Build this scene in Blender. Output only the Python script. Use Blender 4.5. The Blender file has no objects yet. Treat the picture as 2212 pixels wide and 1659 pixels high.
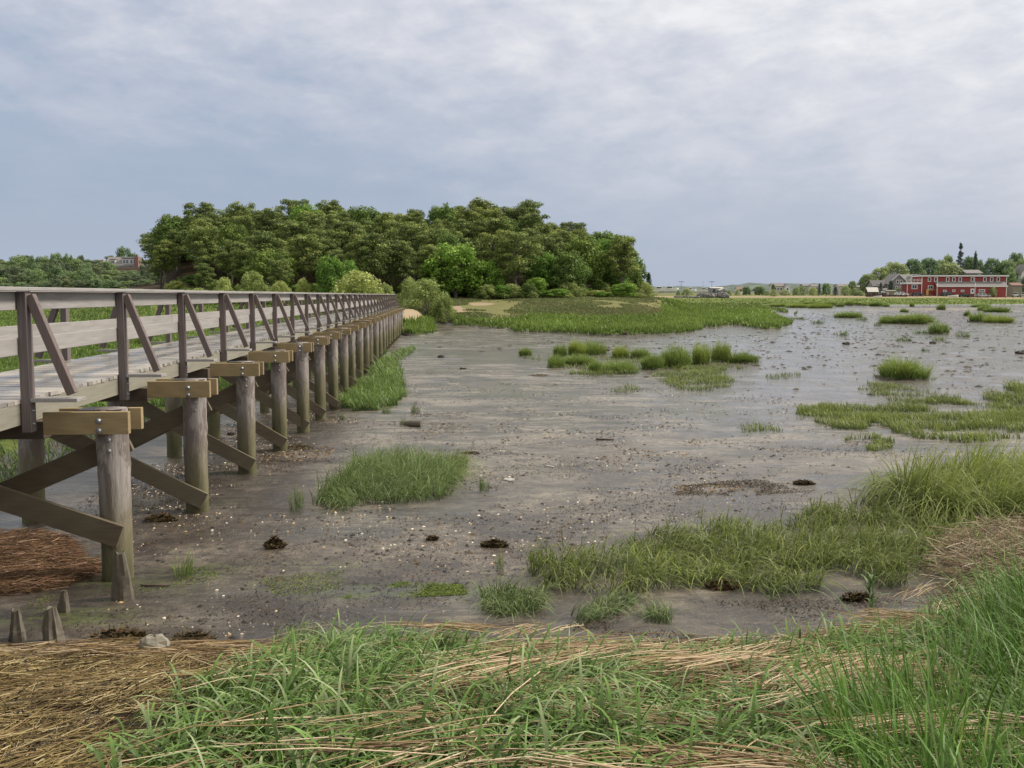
import bpy, bmesh, math, random
import numpy as np
from mathutils import Vector, Matrix, Euler
random.seed(7)
RG = np.random.default_rng(11)
sc = bpy.context.scene
COL = sc.collection
R = math.radians
EYE = 3.65
PITCH = 0.08901
F = 2150.0            # focal length for a 2212 px wide frame (35 mm on a 36 mm sensor)
BR_YAW = 0.07388      # heading of the footbridge

# ------------------------------------------------------------------ camera
cam = bpy.data.objects.new("camera", bpy.data.cameras.new("camera"))
COL.objects.link(cam)
cam.location = (0, 0, EYE)
cam.rotation_euler = (math.pi/2 - PITCH, 0, 0)
cam.data.lens = 35.0
cam.data.sensor_width = 36.0
cam.data.clip_start = 0.05
cam.data.clip_end = 12000
sc.camera = cam
sc.view_settings.view_transform = 'Standard'
sc.view_settings.look = 'None'
sc.view_settings.exposure = 0
sc.view_settings.gamma = 1
sc.render.engine = 'CYCLES'
sc.cycles.max_bounces = 5
sc.cycles.diffuse_bounces = 2
sc.cycles.glossy_bounces = 3
sc.cycles.transmission_bounces = 3
sc.cycles.transparent_max_bounces = 4
sc.cycles.use_denoising = True

def ray(xd, yd):
    cx = (xd-1106.0)/F; cy = (829.5-yd)/F
    c, s = math.cos(PITCH), math.sin(PITCH)
    return np.array([cx, c+cy*s, -s+cy*c])
def at(xd, yd, Y):
    """the point of a sight line that lies Y metres north"""
    d = ray(xd, yd); d = d*(Y/d[1])
    return Vector((d[0], Y, EYE+d[2]))
def on_plane(xd, yd, z):
    d = ray(xd, yd); t = (z-EYE)/d[2]
    return (d[0]*t, d[1]*t)

# ------------------------------------------------------------------ noise
def _h(ix, iy, s):
    n = (ix.astype(np.int64)*374761393 + iy.astype(np.int64)*668265263 + s*1274126177) & 0xffffffff
    n = ((n ^ (n >> 13))*1274126177) & 0xffffffff
    n = n ^ (n >> 16)
    return (n & 0xffff)/65535.0
def vn(x, y, s=0):
    x = np.asarray(x, float); y = np.asarray(y, float)
    ix = np.floor(x); iy = np.floor(y); fx = x-ix; fy = y-iy
    fx = fx*fx*(3-2*fx); fy = fy*fy*(3-2*fy)
    a = _h(ix, iy, s); b = _h(ix+1, iy, s); c = _h(ix, iy+1, s); d = _h(ix+1, iy+1, s)
    return (a*(1-fx)+b*fx)*(1-fy) + (c*(1-fx)+d*fx)*fy
def fbm(x, y, s=0, o=4):
    t = 0; a = .5; n = 0; x, y = x*.93-y*.37, x*.37+y*.93
    for k in range(o):
        t = t + a*vn(x, y, s+k*17); n += a; a *= .5; x, y = (x*.80-y*.60)*2.03+3.1, (x*.60+y*.80)*2.03+1.7
    return t/n
def ss(t):
    t = np.clip(t, 0, 1); return t*t*(3-2*t)

# ------------------------------------------------------------------ land
def inside(px, py, poly):
    """signed distance to a polygon, positive inside"""
    px = np.asarray(px, float); py = np.asarray(py, float)
    c = np.zeros(px.shape, bool); d = np.full(px.shape, 1e9)
    n = len(poly)
    for i in range(n):
        x1, y1 = poly[i]; x2, y2 = poly[(i+1) % n]
        if y1 != y2:
            cond = ((y1 > py) != (y2 > py)) & (px < (x2-x1)*(py-y1)/(y2-y1)+x1)
            c ^= cond
        ex, ey = x2-x1, y2-y1
        t = np.clip(((px-x1)*ex+(py-y1)*ey)/(ex*ex+ey*ey+1e-12), 0, 1)
        d = np.minimum(d, np.hypot(px-x1-t*ex, py-y1-t*ey))
    return np.where(c, d, -d)
def P(pts, z): return [on_plane(a, b, z) for a, b in pts]

SKY_X = [240, 300, 345, 362, 392, 480, 560, 640, 720, 860, 1000, 1130, 1190, 1250, 1290, 1330, 1370, 1400, 1425, 1480]
SKY_Y = [600, 556, 530, 492, 456, 450, 458, 445, 448, 452, 446, 442, 466, 490, 500, 535, 580, 606, 626, 634]
marsh_main = P([(1105,716),(1200,720),(1300,724),(1420,722),(1500,718),(1540,708),(1590,704),(1640,712),(1700,710),(1712,700),(1690,690),(1660,676)], .15) + \
    [(48,168),(58,215),(66,262),(150,262+20),(150,400),(-40,400),(-40,112),(-9,112),(-6.5,104),(0,100)]
marsh_tail = P([(862,720),(900,724),(950,716),(952,704),(985,700),(1110,694)], .15) + [(4,116),(-20,116),(-22,98),(-12,92)]
marsh_left = [(-7.5,60),(-8.5,40),(-9.5,24),(-8.6,17.5),(-7.8,14.5),(-9,12.5),(-14,12),(-60,8),(-300,60),(-300,420),(-20,420),(-15,96),(-9.8,92),(-9.2,75)]
isle_a = [(a-1106)/F for a in SKY_X]
def crest(a):
    y = np.interp(a, isle_a, SKY_Y)
    return np.maximum(EYE+(637-y)*186/F-9.1, 3.0)
def land(x, y):
    x = np.asarray(x, float); y = np.asarray(y, float)
    sh = 2.3*ss((x-2.3)/3.5)*(1-ss((y-14)/14)) + .5*(fbm(x*.45+9, y*.45, 5, 2)-.5)
    z = np.interp(y-sh, [-8,0,2,4,6,7.4,8.6,10.4,14,17.6,21.3,24,28,33,100,285,700],
                        [2.4,2.15,2.0,1.66,1.2,.93,.76,.69,.62,.49,.34,.28,.14,0,0,.9,1.2])
    z = z - .13*ss((-5-x)/2)*ss((y-9)/3)*(1-ss((y-30)/15))
    # bank at the near end of the bridge
    z = np.maximum(z, 2.5-6.0*ss((y-1.5)/7) - 3*ss((np.abs(x+5)-2.5)/3))
    # hummocky flat
    z = z + .10*(fbm(x*.16, y*.16, 3, 4)-.5)*ss((y-9)/12) + (.035+.035*ss((y-13)/6))*(fbm(x*1.1, y*1.5, 4, 4)-.5)
    z = z + .07*(fbm(x*2.6, y*2.6, 8, 3)-.5)*(1-ss((y-sh-6.6)/1.6))
    # marshes
    wob = 3.0*(fbm(x*.35, y*.12, 21, 3)-.5)
    a = x/np.maximum(y, 1)
    m1 = inside(x, y, marsh_main)+wob
    m2 = inside(x, y, marsh_tail)+wob*.6
    m3 = inside(x, y, marsh_left)+wob*.5
    k = np.maximum(np.maximum(ss(m1/1.6), ss(m2/1.4)), ss(m3/1.2)*.8)
    z = z + .42*k
    # far land to the right and behind
    far = np.interp(y+14*(fbm(x*.03, y*.01, 31, 2)-.5), [282,292,322,342,400,700,1000,3000], [0,.25,1.45,1.98,2.15,3.3,4.4,6])
    z = z + far
    lf = ss((-.16-a)/.06)*np.interp(y, [110,190,230,280,420], [0,.7,2.2,2.6,2.0])
    z = z + lf*(1-ss((y-500)/400))
    z = z + 7.5*np.exp(-(((x+128)/55)**2+((y-335)/50)**2))
    # island apron and hill
    ka = (1-ss((a-.10)/.10))*ss((a+.46)/.10)
    ap = np.interp(y+5*(fbm(x*.08, y*.02, 41, 3)-.5), [95,102,113,130,143], [0,.25,1.15,2.2,2.75])*(1-ss((y-235)/60))
    z = z + ka*ap
    kh = ss((y-140)/40)*(1-ss((y-212)/45))
    km = ss((.185-a)/.05)*ss((a+.46)/.07)*ss(kh*6)
    z = z + km*np.maximum(0, 3.1+(crest(a)-3.1)*kh-z)
    # sandy ramp at the far end of the bridge
    bx = x+11.6
    d = np.hypot(bx/2.6, np.maximum(0, np.abs(y-109)-9)/7.5)
    z = np.where(d < 1.8, np.maximum(z, 2.5*(1-ss((d-.35)/1.4))-.3), z)
    return z
def gz(x, y): return float(land(np.array([x]), np.array([y]))[0])
def G(xd, yd):
    """where the sight line meets the ground"""
    d = ray(xd, yd)
    t = np.geomspace(2, 1200, 900)
    f = EYE + d[2]*t - land(d[0]*t, d[1]*t)
    i = np.where(f < 0)[0]
    if len(i) == 0: return Vector((d[0]*600, d[1]*600, gz(d[0]*600, d[1]*600)))
    lo, hi = t[max(i[0]-1, 0)], t[i[0]]
    for _ in range(14):
        m = (lo+hi)/2
        if EYE+d[2]*m-gz(d[0]*m, d[1]*m) < 0: hi = m
        else: lo = m
    return Vector((d[0]*hi, d[1]*hi, gz(d[0]*hi, d[1]*hi)))
def GP(pts): return [tuple(G(a, b)[:2]) for a, b in pts]

# ------------------------------------------------------------------ node helpers
class NT:
    def __init__(s, name):
        s.m = bpy.data.materials.new(name); s.m.use_nodes = True
        s.t = s.m.node_tree; s.t.nodes.clear()
        s.out = s.t.nodes.new('ShaderNodeOutputMaterial')
    def n(s, typ, ins=None, **kw):
        nd = s.t.nodes.new(typ)
        for k, v in kw.items(): setattr(nd, k, v)
        for k, v in (ins or {}).items():
            if isinstance(v, bpy.types.NodeSocket): s.t.links.new(v, nd.inputs[k])
            else: nd.inputs[k].default_value = v
        return nd
    def ramp(s, fac, stops):
        nd = s.t.nodes.new('ShaderNodeValToRGB'); e = nd.color_ramp.elements
        while len(e) < len(stops): e.new(.5)
        for i, (p, c) in enumerate(stops):
            e[i].position = p; e[i].color = (*c, 1) if len(c) == 3 else c
        s.t.links.new(fac, nd.inputs[0]); return nd.outputs[0]
    def mix(s, f, a, b, mode='MIX'):
        nd = s.t.nodes.new('ShaderNodeMix'); nd.data_type = 'RGBA'; nd.blend_type = mode
        for i, v in ((0, f), (6, a), (7, b)):
            if isinstance(v, bpy.types.NodeSocket): s.t.links.new(v, nd.inputs[i])
            else: nd.inputs[i].default_value = (*v, 1) if isinstance(v, tuple) and len(v) == 3 else v
        return nd.outputs[2]
    def math(s, op, a, b=0.0, clamp=False):
        nd = s.t.nodes.new('ShaderNodeMath'); nd.operation = op; nd.use_clamp = clamp
        for i, v in ((0, a), (1, b)):
            if isinstance(v, bpy.types.NodeSocket): s.t.links.new(v, nd.inputs[i])
            else: nd.inputs[i].default_value = v
        return nd.outputs[0]
    def noise(s, vec, scale, detail=4, rough=.55, dist=0):
        nd = s.n('ShaderNodeTexNoise', {'Scale': scale, 'Detail': detail, 'Roughness': rough, 'Distortion': dist})
        if vec is not None: s.t.links.new(vec, nd.inputs['Vector'])
        return nd.outputs['Fac']
    def mapping(s, vec, scale=(1,1,1), loc=(0,0,0), rot=(0,0,0)):
        return s.n('ShaderNodeMapping', {'Vector': vec, 'Scale': scale, 'Location': loc, 'Rotation': rot}).outputs[0]
    def bsdf(s, **ins):
        b = s.n('ShaderNodeBsdfPrincipled', {k.replace('_', ' '): v for k, v in ins.items()})
        s.t.links.new(b.outputs[0], s.out.inputs[0]); return b
def rgb(*c): return (*c, 1)

def wood(name, axis, c1, c2, c3=None, rough=.75, wet=False, scale=1.0):
    t = NT(name)
    tc = t.n('ShaderNodeTexCoord'); oi = t.n('ShaderNodeObjectInfo')
    off = t.math('MULTIPLY', oi.outputs['Random'], 37.0)
    cmb = t.n('ShaderNodeCombineXYZ', {0: off, 1: off, 2: off})
    v = t.n('ShaderNodeVectorMath', {0: tc.outputs['Object'], 1: cmb.outputs[0]}, operation='ADD').outputs[0]
    s = [26*scale]*3; s[axis] = 1.3*scale
    g = t.noise(t.mapping(v, tuple(s)), 1.0, 6, .62, 1.2)
    s2 = [9*scale]*3; s2[axis] = .7*scale
    w = t.n('ShaderNodeTexWave', {'Vector': t.mapping(v, tuple(s2)), 'Scale': 1.2, 'Distortion': 9.0, 'Detail': 3.0, 'Detail Scale': 1.0}).outputs['Fac']
    big = t.noise(v, .9, 3)
    col = t.mix(t.math('MULTIPLY_ADD', g, 1.0) if False else g, rgb(*c2), rgb(*c1))
    col = t.mix(t.math('MULTIPLY', w, .28), col, rgb(*[x*.5 for x in c2]))
    col = t.mix(t.ramp(big, [(.38, (0,0,0)), (.68, (.75,.75,.75))]), col, rgb(*(c3 or c1)))
    board_tone = t.n('ShaderNodeAttribute', attribute_name='bd')  # random tone of each board
    col = t.mix(1.0, col, t.mix(board_tone.outputs['Fac'], (1.0,1.0,1.0), (1.0,1.0,1.0)), 'MULTIPLY') if not wet else \
        t.mix(1.0, col, t.ramp(board_tone.outputs['Fac'], [(0, (.62,.62,.63)), (.5, (1,.98,.95)), (1, (1.28,1.25,1.2))]), 'MULTIPLY')
    bump = t.n('ShaderNodeBump', {'Strength': .35, 'Distance': .01, 'Height': g})
    b = t.bsdf(Base_Color=col, Roughness=rough, Normal=bump.outputs[0])
    if wet:
        wn = t.noise(t.mapping(v, (2.2, .35, 1)), 1.0, 3)
        r_ = t.ramp(wn, [(.46, (.16,)*3), (.6, (.62,)*3)])
        t.t.links.new(r_, b.inputs['Roughness'])
    return t.m
M = {}
GR1, GR2, GR3 = (.40,.375,.37), (.19,.17,.17), (.33,.285,.275)
M['rail_wood'] = wood('weathered_rail_wood', 1, (.44,.42,.405), (.20,.185,.175), (.34,.315,.295))
M['post_wood'] = wood('weathered_post_wood', 2, (.235,.195,.185), (.085,.065,.062), (.165,.115,.10))
M['deck_wood'] = wood('weathered_deck_wood', 0, (.48,.455,.42), (.27,.25,.23), (.41,.375,.34), wet=True)
M['stringer_wood'] = wood('weathered_stringer_wood', 1, (.33,.31,.25), (.17,.155,.12), (.25,.24,.18))
M['cap_wood'] = wood('treated_cap_wood', 0, (.40,.30,.155), (.23,.165,.08), (.34,.26,.14))
M['shaded_old_cap'] = wood('shaded_old_cap_wood', 0, (.16,.12,.09), (.08,.06,.045))  # old timber; shadow under the deck is darkened into its colour
M['brace_wood'] = wood('stained_brace_wood', 0, (.19,.145,.09), (.095,.072,.045), (.15,.13,.085))
M['stake_wood'] = wood('rotten_stake_wood', 2, (.23,.20,.15), (.06,.05,.038), (.12,.10,.075), .8, scale=.8)

def pile_mat():
    t = NT('pile_wood')
    tc = t.n('ShaderNodeTexCoord'); oi = t.n('ShaderNodeObjectInfo'); gp = t.n('ShaderNodeNewGeometry')
    off = t.math('MULTIPLY', oi.outputs['Random'], 51.0)
    cmb = t.n('ShaderNodeCombineXYZ', {0: off, 1: off, 2: off})
    v = t.n('ShaderNodeVectorMath', {0: tc.outputs['Object'], 1: cmb.outputs[0]}, operation='ADD').outputs[0]
    g = t.noise(t.mapping(v, (16,16,1.0)), 1.0, 6, .65, .8)
    fine = t.noise(t.mapping(v, (60,60,9)), 1.0, 4)
    col = t.mix(g, (.12,.10,.09), (.45,.41,.375))
    blo = t.noise(t.mapping(v, (5,5,1.6)), 1.0, 6, .7, .5)
    col = t.mix(t.ramp(blo, [(.47, (0,)*3), (.53, (.8,)*3)]), col, t.mix(fine, (.085,.06,.05), (.20,.155,.14)))
    st = t.noise(t.mapping(v, (7,7,1.8)), 1.0, 4)
    z = t.n('ShaderNodeSeparateXYZ', {0: gp.outputs['Position']})
    zz = t.math('ADD', z.outputs[2], t.math('MULTIPLY', t.math('SUBTRACT', st, .5), 1.1))
    # tide marks: bare grey, then a tan band, then green-brown slime
    col = t.mix(t.ramp(t.math('MULTIPLY', zz, .3), [(.36, (1,1,1)), (.50, (0,0,0))]), col, t.mix(fine, (.13,.105,.065), (.29,.25,.17)))
    col = t.mix(t.ramp(t.math('MULTIPLY', zz, .3), [(.20, (.95,)*3), (.50, (0,0,0))]), col, t.mix(st, (.035,.032,.018), (.15,.145,.05)))
    bump = t.n('ShaderNodeBump', {'Strength': .6, 'Distance': .02, 'Height': t.mix(.5, g, fine)})
    t.bsdf(Base_Color=col, Roughness=.72, Normal=bump.outputs[0])
    return t.m
M['pile'] = pile_mat()

def plain(name, c, rough=.6, metal=0, var=.25, scale=3.0):
    t = NT(name); tc = t.n('ShaderNodeTexCoord')
    n = t.noise(tc.outputs['Object'], scale, 5)
    col = t.mix(n, rgb(*[x*(1-var) for x in c]), rgb(*[min(1, x*(1+var)) for x in c]))
    bump = t.n('ShaderNodeBump', {'Strength': .15, 'Distance': .02, 'Height': n})
    t.bsdf(Base_Color=col, Roughness=rough, Metallic=metal, Normal=bump.outputs[0]); return t.m
def siding(name, c, n=14.0, axis='z'):
    t = NT(name); tc = t.n('ShaderNodeTexCoord')
    s = t.n('ShaderNodeSeparateXYZ', {0: tc.outputs['Object']})
    w = t.math('FRACT', t.math('MULTIPLY', s.outputs[2], n/2.0))
    nn = t.noise(t.mapping(tc.outputs['Object'], (1,1,8)), 1.5, 5)
    col = t.mix(nn, rgb(*[x*.78 for x in c]), rgb(*[x*1.15 for x in c]))
    col = t.mix(t.ramp(w, [(.0, (.5,)*3), (.14, (0,0,0))]), col, rgb(*[x*.4 for x in c]))
    t.bsdf(Base_Color=col, Roughness=.75); return t.m
M['steel'] = plain('galvanised_steel', (.30,.31,.33), .45, .8)
M['flash'] = plain('black_flashing', (.02,.02,.022), .5)
M['white'] = plain('white_paint', (.74,.75,.74), .5, var=.08)
M['cream'] = plain('pale_cream_boards', (.55,.52,.46), .7)
M['glass'] = plain('dark_window_glass', (.035,.045,.055), .08, var=.4)
M['rubber'] = plain('black_tyre', (.02,.02,.02), .8)
M['red'] = siding('red_shingle', (.30,.055,.05))
M['grey'] = siding('grey_shingle', (.27,.27,.29))
M['greyroof'] = siding('grey_asphalt_shingle', (.22,.205,.20), 8)
M['darkroof'] = siding('dark_asphalt_shingle', (.13,.12,.12), 8)
M['brick'] = plain('chimney_brick', (.25,.14,.12), .85)
M['yellow'] = plain('yellow_paint', (.62,.42,.12), .6)
M['stone'] = plain('tan_stone', (.27,.245,.19), .8, var=.45, scale=14)
M['palestone'] = plain('pale_flat_stone', (.36,.35,.32), .7, var=.4, scale=20)
M['rock'] = plain('breakwater_rock', (.15,.14,.13), .8, var=.7, scale=1.2)
M['drift'] = plain('dark_driftwood', (.07,.045,.035), .7, var=.6, scale=18)
M['carwhite'] = plain('white_car_paint', (.72,.73,.75), .25, var=.03)
M['cardark'] = plain('dark_blue_car_paint', (.025,.03,.04), .25, var=.1)
M['cargreen'] = plain('dark_green_car_paint', (.02,.04,.035), .25, var=.1)
M['carblack'] = plain('black_car_paint', (.018,.022,.022), .25, var=.1)
M['carsilver'] = plain('silver_car_paint', (.45,.47,.46), .3, .3, var=.05)
M['flagred'] = plain('faded_red_cloth', (.55,.12,.10), .8)
M['peat'] = plain('dark_peat', (.045,.033,.025), .6, var=.5, scale=9)
M['seaweed'] = plain('brown_seaweed', (.085,.06,.018), .45, var=.75, scale=25)

def leafmat(name, trans=.25, haze=0.0, gain=1.0, rough=.6, spec=.3):
    t = NT(name)
    at_ = t.n('ShaderNodeAttribute', attribute_name='tint'); oi = t.n('ShaderNodeObjectInfo')
    v = t.ramp(oi.outputs['Random'], [(0, (.78*gain,.80*gain,.72*gain)), (.5, (1*gain,1*gain,1*gain)), (1, (1.28*gain,1.16*gain,1.0*gain))])
    col = t.mix(1.0, at_.outputs['Color'], v, 'MULTIPLY')
    if haze: col = t.mix(haze, col, (.30,.36,.40))  # distance haze mixed into the leaf colour
    b = t.n('ShaderNodeBsdfPrincipled', {'Base Color': col, 'Roughness': rough, 'Specular IOR Level': spec})
    tr = t.n('ShaderNodeBsdfTranslucent', {'Color': col})
    mx = t.n('ShaderNodeMixShader', {0: trans, 1: b.outputs[0], 2: tr.outputs[0]})
    t.t.links.new(mx.outputs[0], t.out.inputs[0]); return t.m
M['leaf'] = leafmat('foliage', .35, gain=1.25)
M['needle'] = leafmat('pine_needles', .25, gain=1.65)
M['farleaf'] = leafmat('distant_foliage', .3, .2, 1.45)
M['grass'] = leafmat('grass_blades', .3, spec=.35, rough=.5)
M['straw'] = leafmat('dead_reed_straw', .05, rough=.6)
M['shell'] = leafmat('shell_and_debris', .0, rough=.5)
M['bark'] = plain('grey_brown_bark', (.15,.125,.105), .9, var=.45, scale=6)

# ------------------------------------------------------------------ ground material
def ground_mat():
    t = NT('salt_marsh_ground')
    gp = t.n('ShaderNodeNewGeometry').outputs['Position']
    A = t.n('ShaderNodeSeparateColor', {0: t.n('ShaderNodeAttribute', attribute_name='mA').outputs['Color']})
    B = t.n('ShaderNodeSeparateColor', {0: t.n('ShaderNodeAttribute', attribute_name='mB').outputs['Color']})
    grass, sand, litter = A.outputs[0], A.outputs[1], A.outputs[2]
    wet, algae, meadow = B.outputs[0], B.outputs[1], B.outputs[2]
    n1 = t.noise(gp, .55, 6, .6); n2 = t.noise(gp, 6.0, 6, .65); n3 = t.noise(gp, 42.0, 4, .7)
    n4 = t.noise(t.mapping(gp, (.35,1.3,1)), 1.0, 7, .65, .6)
    mud = t.mix(t.ramp(n1, [(.40, (0,0,0)), (.60, (1,1,1))]), (.12,.103,.083), (.31,.265,.20))
    mud = t.mix(t.ramp(n2, [(.35, (.8,)*3), (.6, (0,)*3)]), mud, (.05,.043,.04))
    mud = t.mix(t.ramp(n3, [(.50, (0,)*3), (.68, (.55,)*3)]), mud, (.27,.235,.185))
    st1 = t.noise(t.mapping(gp, (.5,3.6,1), (0,0,0), (0,0,.12)), 1.0, 6, .68, 1.0)
    mud = t.mix(t.ramp(st1, [(.56, (0,)*3), (.66, (.75,)*3)]), mud, (.05,.046,.038))
    sp2 = t.noise(gp, 3.2, 3, .8)
    mud = t.mix(t.ramp(sp2, [(.60, (0,)*3), (.68, (.6,)*3)]), mud, (.045,.036,.026))
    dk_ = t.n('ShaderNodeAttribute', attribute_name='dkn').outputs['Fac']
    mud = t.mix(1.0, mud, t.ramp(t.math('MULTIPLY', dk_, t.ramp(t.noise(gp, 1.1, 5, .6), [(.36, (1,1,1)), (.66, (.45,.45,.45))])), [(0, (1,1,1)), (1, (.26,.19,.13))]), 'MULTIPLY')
    # grit, broken shell
    vo = t.n('ShaderNodeTexVoronoi', {'Vector': gp, 'Scale': 15.0, 'Randomness': 1.0})
    spk = t.ramp(vo.outputs['Distance'], [(.13, (1,1,1)), (.2, (0,0,0))])
    rnd = t.n('ShaderNodeSeparateColor', {0: vo.outputs['Color']})
    gate = t.ramp(t.noise(gp, .8, 4, .6), [(.46, (0,)*3), (.60, (1,)*3)])
    on = t.math('MULTIPLY', t.math('GREATER_THAN', rnd.outputs[0], .80), gate)
    dk = t.math('MULTIPLY', t.math('LESS_THAN', rnd.outputs[0], .35), t.ramp(t.noise(t.mapping(gp, (1,1,1), (5,2,0)), .7, 4, .6), [(.42, (0,)*3), (.60, (1,)*3)]))
    mud = t.mix(t.math('MULTIPLY', spk, on), mud, (.42,.38,.30))
    mud = t.mix(t.math('MULTIPLY', spk, dk), mud, (.018,.014,.012))
    algc = t.mix(n3, (.04,.07,.012), (.16,.21,.03))
    mud = t.mix(t.math('MULTIPLY', algae, t.ramp(n2, [(.42, (0,)*3), (.56, (1,)*3)])), mud, algc)
    wetn = t.math('ADD', wet, t.math('ADD', t.math('MULTIPLY', t.math('SUBTRACT', n4, .5), 2.0), .07))
    wf = t.ramp(wetn, [(.42, (0,0,0)), (.56, (1,1,1))])
    mud = t.mix(t.math('MULTIPLY', wf, .6), mud, t.mix(.6, mud, (.085,.082,.08)))
    lit = t.mix(n3, (.015,.012,.007), (.075,.052,.028))  # litter, darkened further to paint shade into gaps under straw and grass
    lit = t.mix(t.ramp(n2, [(.45, (.0,)*3), (.62, (.8,)*3)]), lit, (.026,.02,.015))
    col = t.mix(litter, mud, lit)
    gcol = t.mix(t.noise(t.mapping(gp, (.05,.018,1)), 4.0, 6, .65), (.11,.14,.035), (.24,.29,.08))
    gcol = t.mix(t.ramp(t.noise(gp, 1.6, 5, .7), [(.42, (.6,)*3), (.6, (0,)*3)]), gcol, (.055,.085,.018))
    mead = t.mix(t.noise(t.mapping(gp, (.25,.08,1)), 1.5, 6, .7), (.12,.135,.045), (.235,.205,.10))
    gcol = t.mix(meadow, gcol, mead)
    gm = t.math('ADD', grass, t.math('MULTIPLY', t.math('SUBTRACT', n2, .5), .6))
    gmf = t.ramp(gm, [(.42, (0,)*3), (.58, (1,)*3)])
    col = t.mix(gmf, col, gcol)
    sf = t.ramp(t.math('ADD', sand, t.math('MULTIPLY', t.math('SUBTRACT', n1, .5), .9)), [(.44, (0,)*3), (.58, (1,)*3)])
    col = t.mix(sf, col, t.mix(n2, (.27,.205,.135), (.40,.315,.215)))
    dry = t.math('MAXIMUM', t.math('MAXIMUM', gmf, sf), litter)
    rough = t.mix(wf, t.mix(n2, (.27,)*3, (.50,)*3), (.10,)*3)
    rough = t.mix(dry, rough, (.85,)*3)
    hgt = t.mix(.45, n2, n3)
    hgt = t.mix(t.math('MULTIPLY', spk, .5), hgt, (1.0,)*3)
    bst = t.math('MULTIPLY', t.math('SUBTRACT', 1.0, t.math('MULTIPLY', wf, .72)), .9)
    bump0 = t.n('ShaderNodeBump', {'Strength': .55, 'Distance': .09, 'Height': t.mix(.5, st1, n2)})
    bump = t.n('ShaderNodeBump', {'Strength': bst, 'Distance': .035, 'Height': hgt, 'Normal': bump0.outputs[0]})
    spec = t.mix(dry, (.85,)*3, (.08,)*3)
    t.bsdf(Base_Color=col, Roughness=rough, Normal=bump.outputs[0], Specular_IOR_Level=spec)
    return t.m
M['ground'] = ground_mat()

# ------------------------------------------------------------------ mesh helpers
def mk(name, V, Fc, mat, parent=None, attrs=None, smooth=False, link=True):
    me = bpy.data.meshes.new(name)
    V = np.asarray(V, np.float32).reshape(-1, 3)
    if isinstance(Fc, np.ndarray):
        n, k = Fc.shape
        me.vertices.add(len(V)); me.vertices.foreach_set('co', V.ravel())
        me.loops.add(n*k); me.loops.foreach_set('vertex_index', Fc.ravel().astype(np.int32))
        me.polygons.add(n); me.polygons.foreach_set('loop_start', np.arange(0, n*k, k, dtype=np.int32))
        try: me.polygons.foreach_set('loop_total', np.full(n, k, np.int32))
        except Exception: pass
        me.update(calc_edges=True)
    else:
        me.from_pydata([tuple(map(float, v)) for v in V], [], Fc); me.update()
    for an, (typ, arr) in (attrs or {}).items():
        a = me.attributes.new(an, typ, 'POINT')
        a.data.foreach_set('color' if typ == 'FLOAT_COLOR' else 'value', np.asarray(arr, np.float32).ravel())
    if smooth: me.polygons.foreach_set('use_smooth', np.ones(len(me.polygons), bool))
    if mat: me.materials.append(mat)
    o = bpy.data.objects.new(name, me)
    if link: COL.objects.link(o)
    if parent: o.parent = parent
    return o
def rgba(c):
    c = np.asarray(c, np.float32); return np.concatenate([c, np.ones((len(c), 1), np.float32)], 1)
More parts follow.
